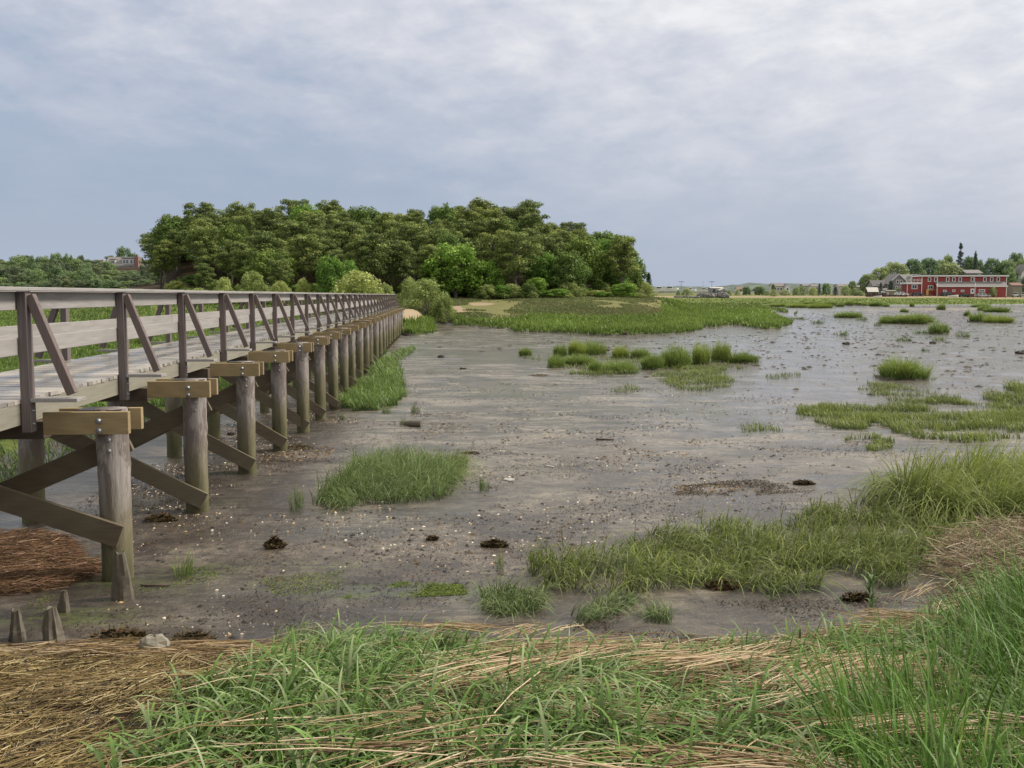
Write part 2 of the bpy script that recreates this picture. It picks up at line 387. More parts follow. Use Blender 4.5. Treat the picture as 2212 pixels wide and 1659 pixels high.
class MB:
    """collects boxes / prisms for ONE mesh"""
    def __init__(s): s.v = []; s.f = []; s.bd = []
    def add(s, vs, fs, b=.5):
        o = len(s.v); s.v += [tuple(v) for v in vs]; s.f += [tuple(o+i for i in f) for f in fs]; s.bd += [b]*len(vs)
    def box(s, x0, x1, y0, y1, z0, z1, b=.5, c=0.0, mat=None):
        if c > 0:
            # chamfered box
            vs = []; fs = []
            bm = bmesh.new(); bmesh.ops.create_cube(bm, size=1)
            for v in bm.verts:
                v.co = Vector(((x0+x1)/2+v.co.x*(x1-x0), (y0+y1)/2+v.co.y*(y1-y0), (z0+z1)/2+v.co.z*(z1-z0)))
            bmesh.ops.bevel(bm, geom=list(bm.edges), offset=c, segments=1, affect='EDGES')
            bm.verts.index_update()
            vs = [v.co.copy() for v in bm.verts]; fs = [[v.index for v in f.verts] for f in bm.faces]; bm.free()
        else:
            vs = [Vector(p) for p in ((x0,y0,z0),(x1,y0,z0),(x1,y1,z0),(x0,y1,z0),(x0,y0,z1),(x1,y0,z1),(x1,y1,z1),(x0,y1,z1))]
            fs = [(0,3,2,1),(4,5,6,7),(0,1,5,4),(1,2,6,5),(2,3,7,6),(3,0,4,7)]
        if mat is not None: vs = [mat @ v for v in vs]
        s.add(vs, fs, b)
    def beam(s, a, b, w, h, c=.004, roll=None):
        """a board from a to b; w = thickness along the side axis, h = height"""
        a = Vector(a); b = Vector(b); d = b-a; L = d.length; x = d.normalized()
        up = Vector((0,0,1)) if abs(x.z) < .98 else Vector((0,1,0))
        if roll is not None: up = Vector(roll)
        y = up.cross(x).normalized(); z = x.cross(y)
        m = Matrix(((x.x,y.x,z.x,a.x),(x.y,y.y,z.y,a.y),(x.z,y.z,z.z,a.z),(0,0,0,1)))
        s.box(0, L, -w/2, w/2, -h/2, h/2, c=c, mat=m)
    def tube(s, pts, rad, n=8, cap=True):
        o = len(s.v); vs = []; fs = []
        pts = [Vector(p) for p in pts]
        for i, p in enumerate(pts):
            d = (pts[min(i+1, len(pts)-1)]-pts[max(i-1, 0)]).normalized()
            u = Vector((1,0,0)) if abs(d.x) < .8 else Vector((0,1,0))
            e1 = d.cross(u).normalized(); e2 = d.cross(e1)
            r = rad[i] if isinstance(rad, (list, tuple)) else rad
            for k in range(n):
                a = 2*math.pi*k/n
                vs.append(p+e1*(r*math.cos(a))+e2*(r*math.sin(a)))
        for i in range(len(pts)-1):
            for k in range(n):
                fs.append((i*n+k, i*n+(k+1) % n, (i+1)*n+(k+1) % n, (i+1)*n+k))
        if cap:
            fs.append(tuple(range(n-1, -1, -1))); fs.append(tuple((len(pts)-1)*n+k for k in range(n)))
        s.add(vs, fs)
    def build(s, name, mat, parent=None, smooth=False, link=True):
        return mk(name, s.v, s.f, mat, parent, {'bd': ('FLOAT', s.bd)}, smooth, link)

def tag(o, label=None, cat=None, group=None, kind=None):
    if label: o['label'] = label
    if cat: o['category'] = cat
    if group: o['group'] = group
    if kind: o['kind'] = kind
    return o
def empty(name, loc=(0,0,0), rz=0, label=None, cat=None, group=None):
    o = bpy.data.objects.new(name, None); COL.objects.link(o)
    o.location = loc; o.rotation_euler = (0,0,rz); o.empty_display_size = .2
    return tag(o, label, cat, group)
def kids(o): return list(o.children)
def copy_tree(o, parent=None):
    c = o.copy(); COL.objects.link(c)
    if parent is not None: c.parent = parent
    for ch in kids(o): copy_tree(ch, c)
    return c

# ------------------------------------------------------------------ ground sheet
def build_ground():
    ang = np.radians(np.linspace(-64, 64, 560))
    rr = [1.2]
    while rr[-1] < 9000: rr.append(rr[-1]*(1.0095 if rr[-1] < 40 else (1.012 if rr[-1] < 420 else 1.05)))
    rr = np.array(rr)
    Rr, An = np.meshgrid(rr, ang, indexing='ij')
    x = (Rr*np.sin(An)).ravel(); y = (Rr*np.cos(An)).ravel()-1.0
    z = land(x, y)
    nr, na = len(rr), len(ang)
    i = np.arange(nr-1)[:, None]*na+np.arange(na-1)[None, :]
    i = i.ravel()
    Fc = np.stack([i, i+1, i+na+1, i+na], 1)[:, ::-1]
    a = x/np.maximum(y, 1)
    wob = 3.0*(fbm(x*.35, y*.12, 21, 3)-.5)
    m1 = inside(x, y, marsh_main)+wob; m2 = inside(x, y, marsh_tail)+wob*.6; m3 = inside(x, y, marsh_left)+wob*.5
    grass = np.maximum(np.maximum(ss((m1-.3)/1.2), ss((m2-.3)/1.2)), ss((m3-.2)/1.0))
    yy = y+14*(fbm(x*.03, y*.01, 31, 2)-.5)
    grass = np.maximum(grass, ss((yy-285)/4))
    grass = np.maximum(grass, ss((y-108)/6)*(a < .13)*(a > -.5))
    sand = ss((yy-322)/4)*(1-ss((yy-341)/4))*ss((a-.12)/.02)*(1-ss((a-.49)/.05))
    for (px_, py_), rx, ry in [((880,676),5.5,9.0),((1002,672),1.0,3),((1040,657),1.8,2.2),((1128,664),1.6,1.8),((1620,655),3,2.5),((985,664),.8,3)]:
        c = G(px_, py_); sand = np.maximum(sand, 1.15*np.exp(-(((x-c.x)/rx)**2+((y-c.y)/ry)**2)))
    sand = sand*np.where((y < 125) & (y > 80), ss((z-1.15)/.4), 1.0)
    # bare spit in the flat, right
    c = on_plane(2000, 667, .65); sand = np.maximum(sand, .62*np.exp(-(((x-c[0])/42)**2+((y-c[1])/9)**2)))
    meadow = ss((y-104)/10)*(1-ss((y-165)/20))*ss((.19-a)/.06)*ss((a+.22)/.04)*ss((fbm(x*.09, y*.045, 61, 4)-.22)/.22)
    meadow = np.maximum(meadow, ss((yy-343)/8)*.8)
    wd = ss((y-(142+np.maximum(0, -.24-a)*120+np.maximum(0, a-.02)*55))/4)*(y < 260)*ss((.165-a)/.02)*ss((a+.40)/.03)
    wd = np.maximum(wd, np.exp(-(((x+125)/60)**2+((y-325)/55)**2)**2))
    grass = grass*(1-wd); meadow = meadow*(1-wd)
    sh = 2.3*ss((x-2.3)/3.5)*(1-ss((y-14)/14)) + .5*(fbm(x*.45+9, y*.45, 5, 2)-.5)
    litter = np.maximum(1-ss((y-sh-7.15)/.5), wd)
    heap = inside(x, y, HEAP); litter = np.maximum(litter, ss((heap+.25)/.5))
    # wet film and runnels
    wet = .26+.22*ss((y-14)/30)+.22*ss((a-.05)/.15)*ss((y-18)/15)+.55*(fbm(x*.07, y*.25, 71, 4)-.45)
    wet = wet-.25*ss((a-.18)/.1)*ss((y-150)/50)*(1-ss((y-230)/40))
    def stream(pts, w, amt=.8):
        nonlocal wet
        q = [on_plane(p_[0], p_[1], .02) for p_ in pts]
        d = np.full(x.shape, 1e9)
        for (x1, y1), (x2, y2) in zip(q[:-1], q[1:]):
            ex, ey = x2-x1, y2-y1
            t_ = np.clip(((x-x1)*ex+(y-y1)*ey)/(ex*ex+ey*ey), 0, 1)
            d = np.minimum(d, np.hypot(x-x1-t_*ex, y-y1-t_*ey))
        wet = np.maximum(wet, amt*(1-ss((d-w*.6)/(w*.6)))+.0)
    stream([(1180,772),(1500,790),(1750,790),(2000,786),(2300,792)], 6.0, 1.15)
    stream([(900,758),(1050,762),(1220,756)], 3.0, 1.2)
    stream([(1010,818),(1090,845),(1200,858)], 1.0, 1.2)
    stream([(1700,700),(1850,720),(2000,700)], 14, 1.0)
    stream([(1660,668),(1800,672)], 20, .95)
    for px_, py_, rx, ry in [(330,1075,.55,1.0),(500,1025,.5,.5),(660,1150,1.4,.5),(40,1400,1.0,.3),(870,970,1.0,.6),(780,1110,1.5,.35),(560,1085,.8,.5),(330,1010,.7,1.2)]:
        c = G(px_, py_); wet = np.maximum(wet, 1.25*np.exp(-((x-c.x)/rx)**2-((y-c.y)/ry)**2))
    algae = np.zeros_like(x)
    for px_, py_, rx, ry, am in [(890,1268,.55,.12,1.2),(960,1275,.6,.16,.9),(820,1285,.7,.12,.8),(760,1290,.5,.15,.6),(640,1262,.5,.3,.45),(110,1340,.8,.3,.6),(250,1260,.9,.4,.45),(700,1225,.5,.3,.35),(180,1330,.5,.3,.6),(440,1230,.5,.3,.5),(1090,1250,.3,.12,.6),(1090,848,1.4,2.2,.5)]:
        c = G(px_, py_); algae = np.maximum(algae, am*np.exp(-((x-c.x)/rx)**2-((y-c.y)/ry)**2))
    dkn = np.clip(ss((16-y)/7)*.9+1.0*ss((-1.2-x-y*.085)/2)*ss((60-y)/25)+.35*ss((30-y)/16), 0, 1)  # browner near mud, plus painted contact shade under the bridge
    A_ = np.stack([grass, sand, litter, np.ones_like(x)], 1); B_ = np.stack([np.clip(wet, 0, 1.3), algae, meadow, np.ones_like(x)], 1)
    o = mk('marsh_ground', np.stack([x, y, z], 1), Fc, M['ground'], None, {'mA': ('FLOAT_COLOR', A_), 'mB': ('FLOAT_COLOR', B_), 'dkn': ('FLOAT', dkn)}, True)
    tag(o, kind='structure')
HEAP = [on_plane(a, b, .72) for a, b in [(-300,1100),(0,1135),(90,1140),(170,1180),(215,1230),(150,1262),(60,1278),(0,1285),(-300,1290)]]
build_ground()

# ------------------------------------------------------------------ footbridge
DECK = EYE-1.02
SEND = 96.0
br = empty('footbridge', (-4.094*math.cos(BR_YAW), -4.094*math.sin(BR_YAW), 0), BR_YAW,
           'long narrow weathered timber footbridge on round piles crossing the mudflat to the wooded island', 'footbridge')
def bworld(u, s):
    c, s_ = math.cos(BR_YAW), math.sin(BR_YAW)
    return (br.location.x+u*c-s*s_, br.location.y+u*s_+s*c)
# deck: cross boards
b = MB(); s = -2.0; W_ = 1.70
while s < SEND:
    w = .138; e0 = random.uniform(-.012, .012); e1 = random.uniform(-.012, .012); dz = random.uniform(-.003, .003)
    b.box(-W_+e0, e1, s, s+w, DECK-.04+dz, DECK+dz, b=random.random()); s += w+.009
b.build('deck', M['deck_wood'], br)
for u0, u1 in ((-.085, -.005), (-.88, -.80), (-1.69, -1.61)):
    b = MB(); s = -2.0; k = 0
    while s < SEND:
        L = 3.64 if k else 2.6
        e = min(s+L, SEND); b.box(u0, u1, s+.002, e-.002, DECK-.255, DECK-.043, c=.004); s += L; k += 1
    b.build('stringer', M['stringer_wood'], br)
def rail(u0, u1, z0, z1, name, seg):
    b = MB(); s = -2.0
    while s < SEND:
        e = min(s+seg, SEND); j = random.uniform(-.004, .004)
        b.box(u0+j, u1+j, s+.003, e-.003, z0+j, z1+j, c=.005); s += seg
    b.build(name, M['rail_wood'], br)
for sgn, base in ((1, 0.0), (-1, -W_)):
    def U(a, c_): return (base+a, base+c_) if sgn > 0 else (base-c_, base-a)
    rail(*U(-.075, .125), DECK+1.062, DECK+1.10, 'top_rail', 6.022)
    rail(*U(-.045, -.003), DECK+.875, DECK+1.055, 'upper_rail', 6.022)
    rail(*U(-.045, -.003), DECK+.43, DECK+.60, 'middle_rail', 6.022)
# posts: one of each, then copies
def make_post(sgn):
    b = MB(); b.box(0 if sgn > 0 else -.09, .09 if sgn > 0 else 0, -.07, .07, -.33, 1.058, c=.005)
    p = b.build('post', M['post_wood'], br, link=True)
    b = MB(); b.beam((sgn*.105, 0, 1.02), (sgn*.475, 0, .045), .088, .088, .005, roll=(0,1,0))
    b.build('post_brace', M['post_wood'], p)
    b = MB(); b.box(min(0, sgn*.54), max(0, sgn*.54), .073, .175, -.035, .004, c=.003)
    b.build('outrigger', M['rail_wood'], p); b = MB()
    b.box(min(sgn*.092, sgn*.54), max(sgn*.092, sgn*.54), -.07, .070, -.03, .006, c=.003)
    b.build('outrigger', M['rail_wood'], p)
    for z_ in (-.12, -.25):
        b = MB(); x_ = sgn*.09; b.tube([(x_, 0, z_), (x_+sgn*.018, 0, z_)], [.02, .014], 8); b.build('bolt', M['steel'], p)
    return p
for sgn, u in ((1, .003), (-1, -W_-.003)):
    p0 = make_post(sgn)
    for k in range(-3, 29):
        o = p0 if k == -3 else copy_tree(p0, br)
        o.location = (u, 10.11+3.011*k, DECK)
# bents
def pile_mesh(seed):
    rg = random.Random(seed); n = 20; zs = np.linspace(0, 3.35, 30); V = []; Fc = []
    kn = [(rg.uniform(0, 6.28), rg.uniform(.3, 3.1), rg.uniform(.06, .13)) for _ in range(9)]
    ph = rg.uniform(0, 6)
    for z in zs:
        for k in range(n):
            a = 2*math.pi*k/n
            r = .150+.010*(z/3.35)+.006*math.sin(3*a+ph+z*1.3)+.004*math.sin(7*a+z*2)+rg.uniform(-.002, .002)
            for ka, kz, kr in kn:
                da = abs((a-ka+math.pi) % (2*math.pi)-math.pi)*.15
                r += .016*math.exp(-((da/kr)**2+((z-kz)/(kr*.8))**2)*3)
            V.append((r*math.cos(a)+.012*math.sin(z*.9+ph), r*math.sin(a), z-3.35))
    for i in range(len(zs)-1):
        for k in range(n): Fc.append((i*n+k, i*n+(k+1) % n, (i+1)*n+(k+1) % n, (i+1)*n+k))
    Fc.append([(len(zs)-1)*n+k for k in range(n)])
    return mk('pile', V, Fc, M['pile'], None, smooth=True, link=False).data
pms = [pile_mesh(i) for i in range(5)]
def pile(u, s, ztop, i, lean=0):
    o = bpy.data.objects.new('pile', pms[i % 5]); COL.objects.link(o); o.parent = br
    o.location = (u, s, ztop); o.rotation_euler = (lean*.4, lean, i*2.4); return o
cb = MB(); cb.box(.04, .875, -.04, .04, -.228, 0, c=.004)
cap0 = None
jit = [0,-.12,0,0,-.35,-.2,.5,-.3,-.2,.3,.4,-.2,-.1,0,-.2,.1,-.2,.1,-.1,0,.1,0,0,0]
for k in range(-2, 24):
    s = 10.47+3.64*k; X, Y = bworld(.7, s); g = gz(X, Y)
    j = jit[k] if k >= 0 else 0
    pile(.70+random.uniform(-.03, .03), s+j*.25, DECK-.14, k+7, random.uniform(-.012, .012))
    pile(-1.50+random.uniform(-.03, .03), s, DECK-.27, k*3+5, random.uniform(-.012, .012))
    for ds in (-.205, .205):
        if cap0 is None:
            cap0 = cb.build('cap_beam', M['cap_wood'], br); o = cap0
        else:
            o = cap0.copy(); COL.objects.link(o); o.parent = br
        o.location = (.10+random.uniform(-.015, .015), s+ds, DECK-.155+random.uniform(-.008, .008))
        if k < 8 and ds < 0:
            for q, z_ in enumerate((-.10, -.20)):
                bb = MB(); bb.tube([(0, 0, 0), (0, -.010, 0), (0, -.026, 0)], [.032, .030, .014], 10)
                bo = bb.build('bolt', M['steel'], o, smooth=False); bo.location = (.585, -.04, z_+.01)
    m = MB(); m.box(.42, .86, s-.16, s+.16, DECK-.150, DECK-.142); m.build('flashing', M['flash'], br) if k < 10 else None
    m = MB(); m.box(-1.95, .085, s-.10, s+.10, DECK-.44, DECK-.258, c=.004); m.build('cross_beam', M['shaded_old_cap'], br)
    zl = 1.22 if k == 0 else g+.20
    m = MB(); m.beam((-1.72, s-.20, DECK-.52), (.84, s-.20, zl-.03), .055, .235, roll=(0,0,1)); m.build('cross_brace', M['brace_wood'], br)
    m = MB(); m.beam((-1.72, s+.20, g+.35), (.84, s+.20, DECK-.50), .055, .235, roll=(0,0,1)); m.build('cross_brace', M['brace_wood'], br)
    if k in range(0, 6):
        for z_ in (DECK-.45, DECK-.56):
            m = MB(); m.tube([(.74, s+j*.25-.155, z_), (.74, s+j*.25-.185, z_)], [.025, .014], 8); m.build('bolt', M['steel'], br)

# ------------------------------------------------------------------ grass and straw
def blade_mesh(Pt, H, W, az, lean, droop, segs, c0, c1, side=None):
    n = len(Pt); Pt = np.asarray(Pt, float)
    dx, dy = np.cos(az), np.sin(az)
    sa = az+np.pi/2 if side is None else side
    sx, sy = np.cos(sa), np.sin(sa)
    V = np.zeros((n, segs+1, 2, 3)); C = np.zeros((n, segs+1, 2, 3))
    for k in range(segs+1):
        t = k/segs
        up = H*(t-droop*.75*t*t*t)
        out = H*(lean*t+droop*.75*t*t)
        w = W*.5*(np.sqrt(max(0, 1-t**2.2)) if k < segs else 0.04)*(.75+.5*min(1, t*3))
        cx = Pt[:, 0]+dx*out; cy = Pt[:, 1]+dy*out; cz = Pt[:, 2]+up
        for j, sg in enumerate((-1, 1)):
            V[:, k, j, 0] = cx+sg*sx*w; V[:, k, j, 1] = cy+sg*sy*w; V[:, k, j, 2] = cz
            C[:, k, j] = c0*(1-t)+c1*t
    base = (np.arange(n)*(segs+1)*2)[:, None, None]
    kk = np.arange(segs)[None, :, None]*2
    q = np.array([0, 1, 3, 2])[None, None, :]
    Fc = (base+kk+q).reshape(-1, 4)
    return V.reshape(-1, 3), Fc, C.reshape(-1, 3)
class Acc:
    def __init__(s): s.V = []; s.F = []; s.C = []; s.n = 0
    def add(s, V, Fc, C): s.V.append(V); s.F.append(Fc+s.n); s.C.append(C); s.n += len(V)
    def build(s, name, mat, parent=None, link=True):
        return mk(name, np.concatenate(s.V), np.concatenate(s.F), mat, parent, {'tint': ('FLOAT_COLOR', rgba(np.concatenate(s.C)))}, link=link)
def U(a, b, n): return RG.uniform(a, b, n)
def sample(poly, n, edge=.0, dens=None):
    poly = np.array(poly); lo, hi = poly.min(0), poly.max(0)
    X = []; c = 0; it = 0
    while c < n and it < 80:
        it += 1
        p = np.stack([U(lo[0], hi[0], n*2), U(lo[1], hi[1], n*2)], 1)
        sd = inside(p[:, 0], p[:, 1], [tuple(q) for q in poly])
        ok = sd > -edge*(vn(p[:, 0]*2.1, p[:, 1]*2.1, 5)-.3)
        if dens is not None: ok &= RG.random(len(p)) < dens(p[:, 0], p[:, 1])
        X.append(p[ok]); c += ok.sum()
    p = np.concatenate(X)[:n]
    return p
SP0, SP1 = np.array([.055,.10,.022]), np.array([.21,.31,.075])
def cvar(n, c, v=.18, yel=.0):
    k = 1+RG.normal(0, v, (n, 1)); c = np.asarray(c)[None, :]*np.clip(k, .4, 1.8)
    if yel: c = c + (RG.random((n, 1)) < yel)*np.array([[.16,.10,.04]])
    return np.clip(c, .004, .9)
def grass_patch(acc, poly, n, h, w, segs=3, droop=.4, lean=.15, clump=.6, c0=SP0, c1=SP1, wind=2.6, yel=.05, edge=.3, dens=None, cs=1.6, pale_=.10):
    d0 = dens
    p = sample(poly, n, edge, d0)
    if clump:
        keep = fbm(p[:, 0]*cs, p[:, 1]*cs, 91, 3)+RG.normal(0, .03, len(p)) > (.5-.5*(1-clump)-.10)
        p = p[keep]
    n = len(p); z = land(p[:, 0], p[:, 1])
    hh = h*(.45+.95*fbm(p[:, 0]*cs*1.3, p[:, 1]*cs*1.3, 77, 3))*U(.5, 1.25, n)
    az = wind+7*(fbm(p[:, 0]*cs*1.7, p[:, 1]*cs*1.7, 88, 2)-.5)+RG.normal(0, .8, n)
    cc = cvar(n, c1, .2, yel)*(0.75+.5*fbm(p[:, 0]*.9, p[:, 1]*.9, 66, 2))[:, None]
    pale = (RG.random((n, 1)) < pale_); cc = np.where(pale, cc*.4+np.array([[.30,.30,.17]]), cc)
    V, Fc, C = blade_mesh(np.stack([p[:, 0], p[:, 1], z-.02], 1), hh, w*U(.6, 1.3, n), az, lean*U(0, 2.4, n), droop*U(.1, 1.9, n), segs, cvar(n, c0), cc, U(0, 6.28, n))
    acc.add(V, Fc, C)

# --- foreground: bank of drooping blue-green beach grass
BG0, BG1 = np.array([.014,.034,.007]), np.array([.20,.34,.075])  # root colour darkened to paint shade into the gaps between tufts
fore_poly = [(-1.15,3.0),(-1.7,4.2),(-1.9,5.4),(-1.75,6.4),(-1.45,7.25),(-.9,7.5),(-.3,7.15),(.4,6.9),(1.1,6.9),(2.4,7.2),(3.3,7.9),(4.0,8.6),(5.2,9.4),(7,9.6),(7,2.6)]
def straw_bank(x, y):    # where straw lies thick over the grass
    return fbm(x*.62+4, y*1.05+2, 123, 3)
acc = Acc()
nC = 2300
pc = sample(fore_poly, nC, .3)
sb = straw_bank(pc[:, 0], pc[:, 1])
pc = pc[(sb < .575) | (RG.random(len(pc)) < .42)]
ef = inside(pc[:, 0], pc[:, 1], fore_poly)
for (x, y), e_ in zip(pc, ef):
    nb = RG.integers(8, 15); z = gz(x, y)
    back = min(1, max(.35, (y-3)/5.0))
    P_ = np.stack([x+RG.normal(0, .028, nb), y+RG.normal(0, .028, nb), np.full(nb, z-.02)], 1)
    H = U(.26, .64, nb)*(1.0 if x < 0.6 else .88)*(.55+.45*min(1, max(0, e_)/.5))
    az = RG.normal(-.6, 1.5, nb)
    V, Fc, C = blade_mesh(P_, H, U(.0075, .0155, nb), az, U(.02, .22, nb), U(.35, 1.2, nb), 7, cvar(nb, BG0), np.where(RG.random((nb, 1)) < .25, cvar(nb, (.46,.54,.27), .1), cvar(nb, BG1, .22, .02)), az+np.pi/2+RG.normal(0, .5, nb))
    acc.add(V, Fc, C)
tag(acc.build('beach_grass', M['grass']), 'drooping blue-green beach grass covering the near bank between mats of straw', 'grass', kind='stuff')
# --- tall upright bright grass at lower right
acc = Acc()
tall = [(1.25,3.3),(1.45,4.0),(2.0,4.6),(2.6,5.4),(3.15,6.6),(3.7,7.6),(6,8.4),(6,2.6),(1.1,2.6)]
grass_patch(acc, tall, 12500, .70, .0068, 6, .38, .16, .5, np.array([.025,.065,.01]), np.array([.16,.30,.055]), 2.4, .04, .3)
tag(acc.build('tall_marsh_grass', M['grass']), 'tall bright green upright grass filling the lower right corner', 'grass', kind='stuff')

# --- straw wrack
def straw(acc, p, L, rad, th, zoff, tilt, cols):
    n = len(p); zc = land(p[:, 0], p[:, 1])
    dx, dy = np.cos(th), np.sin(th)
    ns = 4; V = np.zeros((n, ns, 3, 3))
    bend = RG.normal(0, .05, n)
    for k in range(ns):
        t = k/(ns-1)-.5
        x = p[:, 0]+dx*L*t-dy*L*bend*(1-4*t*t); y = p[:, 1]+dy*L*t+dx*L*bend*(1-4*t*t)
        zg = land(x, y)
        z = .65*zg+.35*zc+zoff+L*t*tilt+.02*L*(1-4*t*t)
        z = np.maximum(z, zg+.004)
        for j in range(3):
            a = 2.094*j+1.57
            r = rad*(1.0-.5*abs(t))
            V[:, k, j, 0] = x-dy*r*math.cos(a); V[:, k, j, 1] = y+dx*r*math.cos(a); V[:, k, j, 2] = z+r*math.sin(a)
    base = (np.arange(n)*ns*3)[:, None, None, None]
    kk = (np.arange(ns-1)*3)[None, :, None, None]; jj = np.arange(3)[None, None, :, None]
    j2 = (jj+1) % 3
    Fc = np.concatenate([base+kk+jj, base+kk+j2, base+kk+3+j2, base+kk+3+jj], 3).reshape(-1, 4)
    acc.add(V.reshape(-1, 3), Fc, np.repeat(cols, ns*3, axis=0))
SC = np.array([[.29,.225,.14],[.40,.33,.235],[.20,.135,.08],[.12,.085,.05],[.50,.43,.33],[.25,.20,.10],[.08,.06,.035]])
def scol(n, pr=None): return SC[RG.choice(len(SC), n, p=pr)]*U(.75, 1.2, n)[:, None]
acc = Acc()
lft = [(-3.6,3.0),(-4.6,5.5),(-5.2,7.25),(-3.2,7.3),(-2.3,7.15),(-1.6,7.45),(-.8,7.3),(-.2,7.0),(-.9,5.8),(-1.0,4.6),(-.7,3.0)]
def flow(p, s): return (fbm(p[:, 0]*.5, p[:, 1]*.6, s, 2)-.5)*4.4+.25
p = sample(lft, 19000, .2); p = p[fbm(p[:, 0]*1.6, p[:, 1]*2.4, 311, 3)+RG.normal(0, .04, len(p)) > .44]; th = flow(p, 201)+RG.normal(0, .5, len(p))+3.0*(fbm(p[:, 0]*2.2, p[:, 1]*2.6, 207, 2)-.5)
straw(acc, p, U(.05, .30, len(p))+.3*(RG.random(len(p)) < .12), U(.0014, .0042, len(p)), th, U(.0, .06, len(p)), RG.normal(0, .10, len(p)), scol(len(p), [.15,.10,.20,.20,.08,.17,.10])*np.array([[.80,.84,.70]]))
p = sample(fore_poly, 20000, .2); p = p[(straw_bank(p[:, 0], p[:, 1]) > .562)]
th = flow(p, 231)*.55+.35+RG.normal(0, .3, len(p)); hz = .05+.16*ss((straw_bank(p[:, 0], p[:, 1])-.562)/.1)
straw(acc, p, U(.15, .75, len(p)), U(.0016, .0045, len(p)), th, U(.2, 1, len(p))*hz, RG.normal(0, .09, len(p)), scol(len(p), [.26,.24,.12,.08,.16,.08,.06]))
for q in range(150):    # combed bundles of fallen stalks
    cx_, cy_ = sample(fore_poly, 1, 0)[0]
    if cx_ < -.6: continue
    m_ = int(RG.integers(12, 46)); t0 = RG.normal(.45, .5); L0 = RG.uniform(.3, .8)
    pp = np.stack([cx_+RG.normal(0, .16, m_), cy_+RG.normal(0, .09, m_)], 1)
    straw(acc, pp, L0*U(.6, 1.2, m_), U(.0018, .0042, m_), RG.normal(t0, .10, m_), RG.uniform(.10, .26)+U(0, .05, m_), RG.normal(0, .05, m_), scol(m_, [.26,.24,.10,.07,.20,.08,.05]))
p = sample(fore_poly, 800, .2); th = RG.normal(.3, .9, len(p))
straw(acc, p, U(.3, 1.0, len(p)), U(.002, .0045, len(p)), th, U(.08, .24, len(p)), RG.normal(0, .16, len(p)), scol(len(p)))
# upper edge band of washed-up stalks
edge = [(-5.5,7.0),(-3,7.55),(-1.8,7.35),(-.6,7.75),(.6,7.35),(1.6,7.45),(2.6,7.8),(3.2,8.3),(3.2,7.6),(1.6,6.7),(-.6,6.9),(-3,6.9),(-5.5,6.6)]
p = sample(edge, 2600, .1); th = RG.normal(.1, .32, len(p))
straw(acc, p, U(.15, .7, len(p)), U(.0016, .004, len(p)), th, U(0, .08, len(p)), RG.normal(0, .05, len(p)), scol(len(p)))
tag(acc.build('straw_wrack', M['straw']), 'tangled mat of dead reed stalks washed up along the near bank', 'straw', kind='stuff')
# red-brown heap under the bridge, left
acc = Acc()
p = sample(HEAP, 16000, .25); p = p[p[:, 0] > -9]
straw(acc, p, U(.05, .28, len(p)), U(.002, .005, len(p)), RG.normal(.15, .5, len(p)), U(0, .10, len(p)), RG.normal(0, .12, len(p)), scol(len(p), [.15,.03,.36,.27,.02,.07,.10])*np.array([[1.05,.85,.8]]))
tag(acc.build('reed_litter', M['straw']), 'red-brown heap of broken reed litter lying under the bridge', 'reed litter', kind='stuff')
# right-hand straw pile at the edge
acc = Acc()
rp = GP([(2010,1240),(2060,1200),(2150,1180),(2300,1160),(2300,1290),(2120,1300),(2030,1280)])
p = sample(rp, 3200, .1); th = RG.normal(.5, .9, len(p))
straw(acc, p, U(.1, .55, len(p)), U(.002, .0045, len(p)), th, U(0, .34, len(p)), RG.normal(0, .35, len(p)), scol(len(p)))
tag(acc.build('straw_pile', M['straw']), 'mound of pale dead stalks at the right edge above the bright grass', 'straw', kind='stuff')

acc = Acc()
p = sample(lft, 26000, 0); p = p[fbm(p[:, 0]*2.0, p[:, 1]*3.0, 411, 3) > .56]; n = len(p)
V, Fc, C = blade_mesh(np.stack([p[:, 0], p[:, 1], land(p[:, 0], p[:, 1])+U(0, .055, n)], 1), U(.01, .035, n), U(.006, .018, n), U(0, 6.28, n), U(.5, 1.6, n), U(.2, .6, n), 2, cvar(n, (.02,.016,.01)),
                      np.array([(.10,.085,.02),(.035,.03,.016),(.14,.10,.03),(.02,.018,.012)])[RG.choice(4, n)], U(0, 6.28, n))
acc.add(V, Fc, C)
tag(acc.build('rockweed', M['straw']), 'dark and olive rockweed scraps tangled in the straw at lower left', 'seaweed', kind='stuff')
# --- cord-grass belts on the flat
acc = Acc()
mid = GP([(1140,1232),(1150,1205),(1230,1182),(1330,1168),(1450,1168),(1600,1150),(1720,1132),(1850,1100),(1930,1070),(1960,1050)])+[(9.3,13.6),(9.3,10.0)]+\
    GP([(2212,1170),(2100,1200),(2010,1235),(1960,1240),(1860,1265),(1760,1260),(1640,1275),(1500,1262),(1380,1270),(1280,1255),(1190,1282)])
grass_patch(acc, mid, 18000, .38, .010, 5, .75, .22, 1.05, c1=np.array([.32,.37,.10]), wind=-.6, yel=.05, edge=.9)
hump = GP([(1955,1110),(1975,1065),(2030,1050),(2100,1045),(2300,1050),(2300,1150),(2180,1140),(2060,1130)])
grass_patch(acc, hump, 11000, .92, .011, 7, 1.0, .13, 0, c1=np.array([.42,.49,.12]), wind=-.9, yel=.06, edge=.3, pale_=.28)
tag(acc.build('cord_grass', M['grass']), 'belt of green cord grass growing in the mud at right behind the near bank', 'grass', kind='stuff')
acc = Acc()
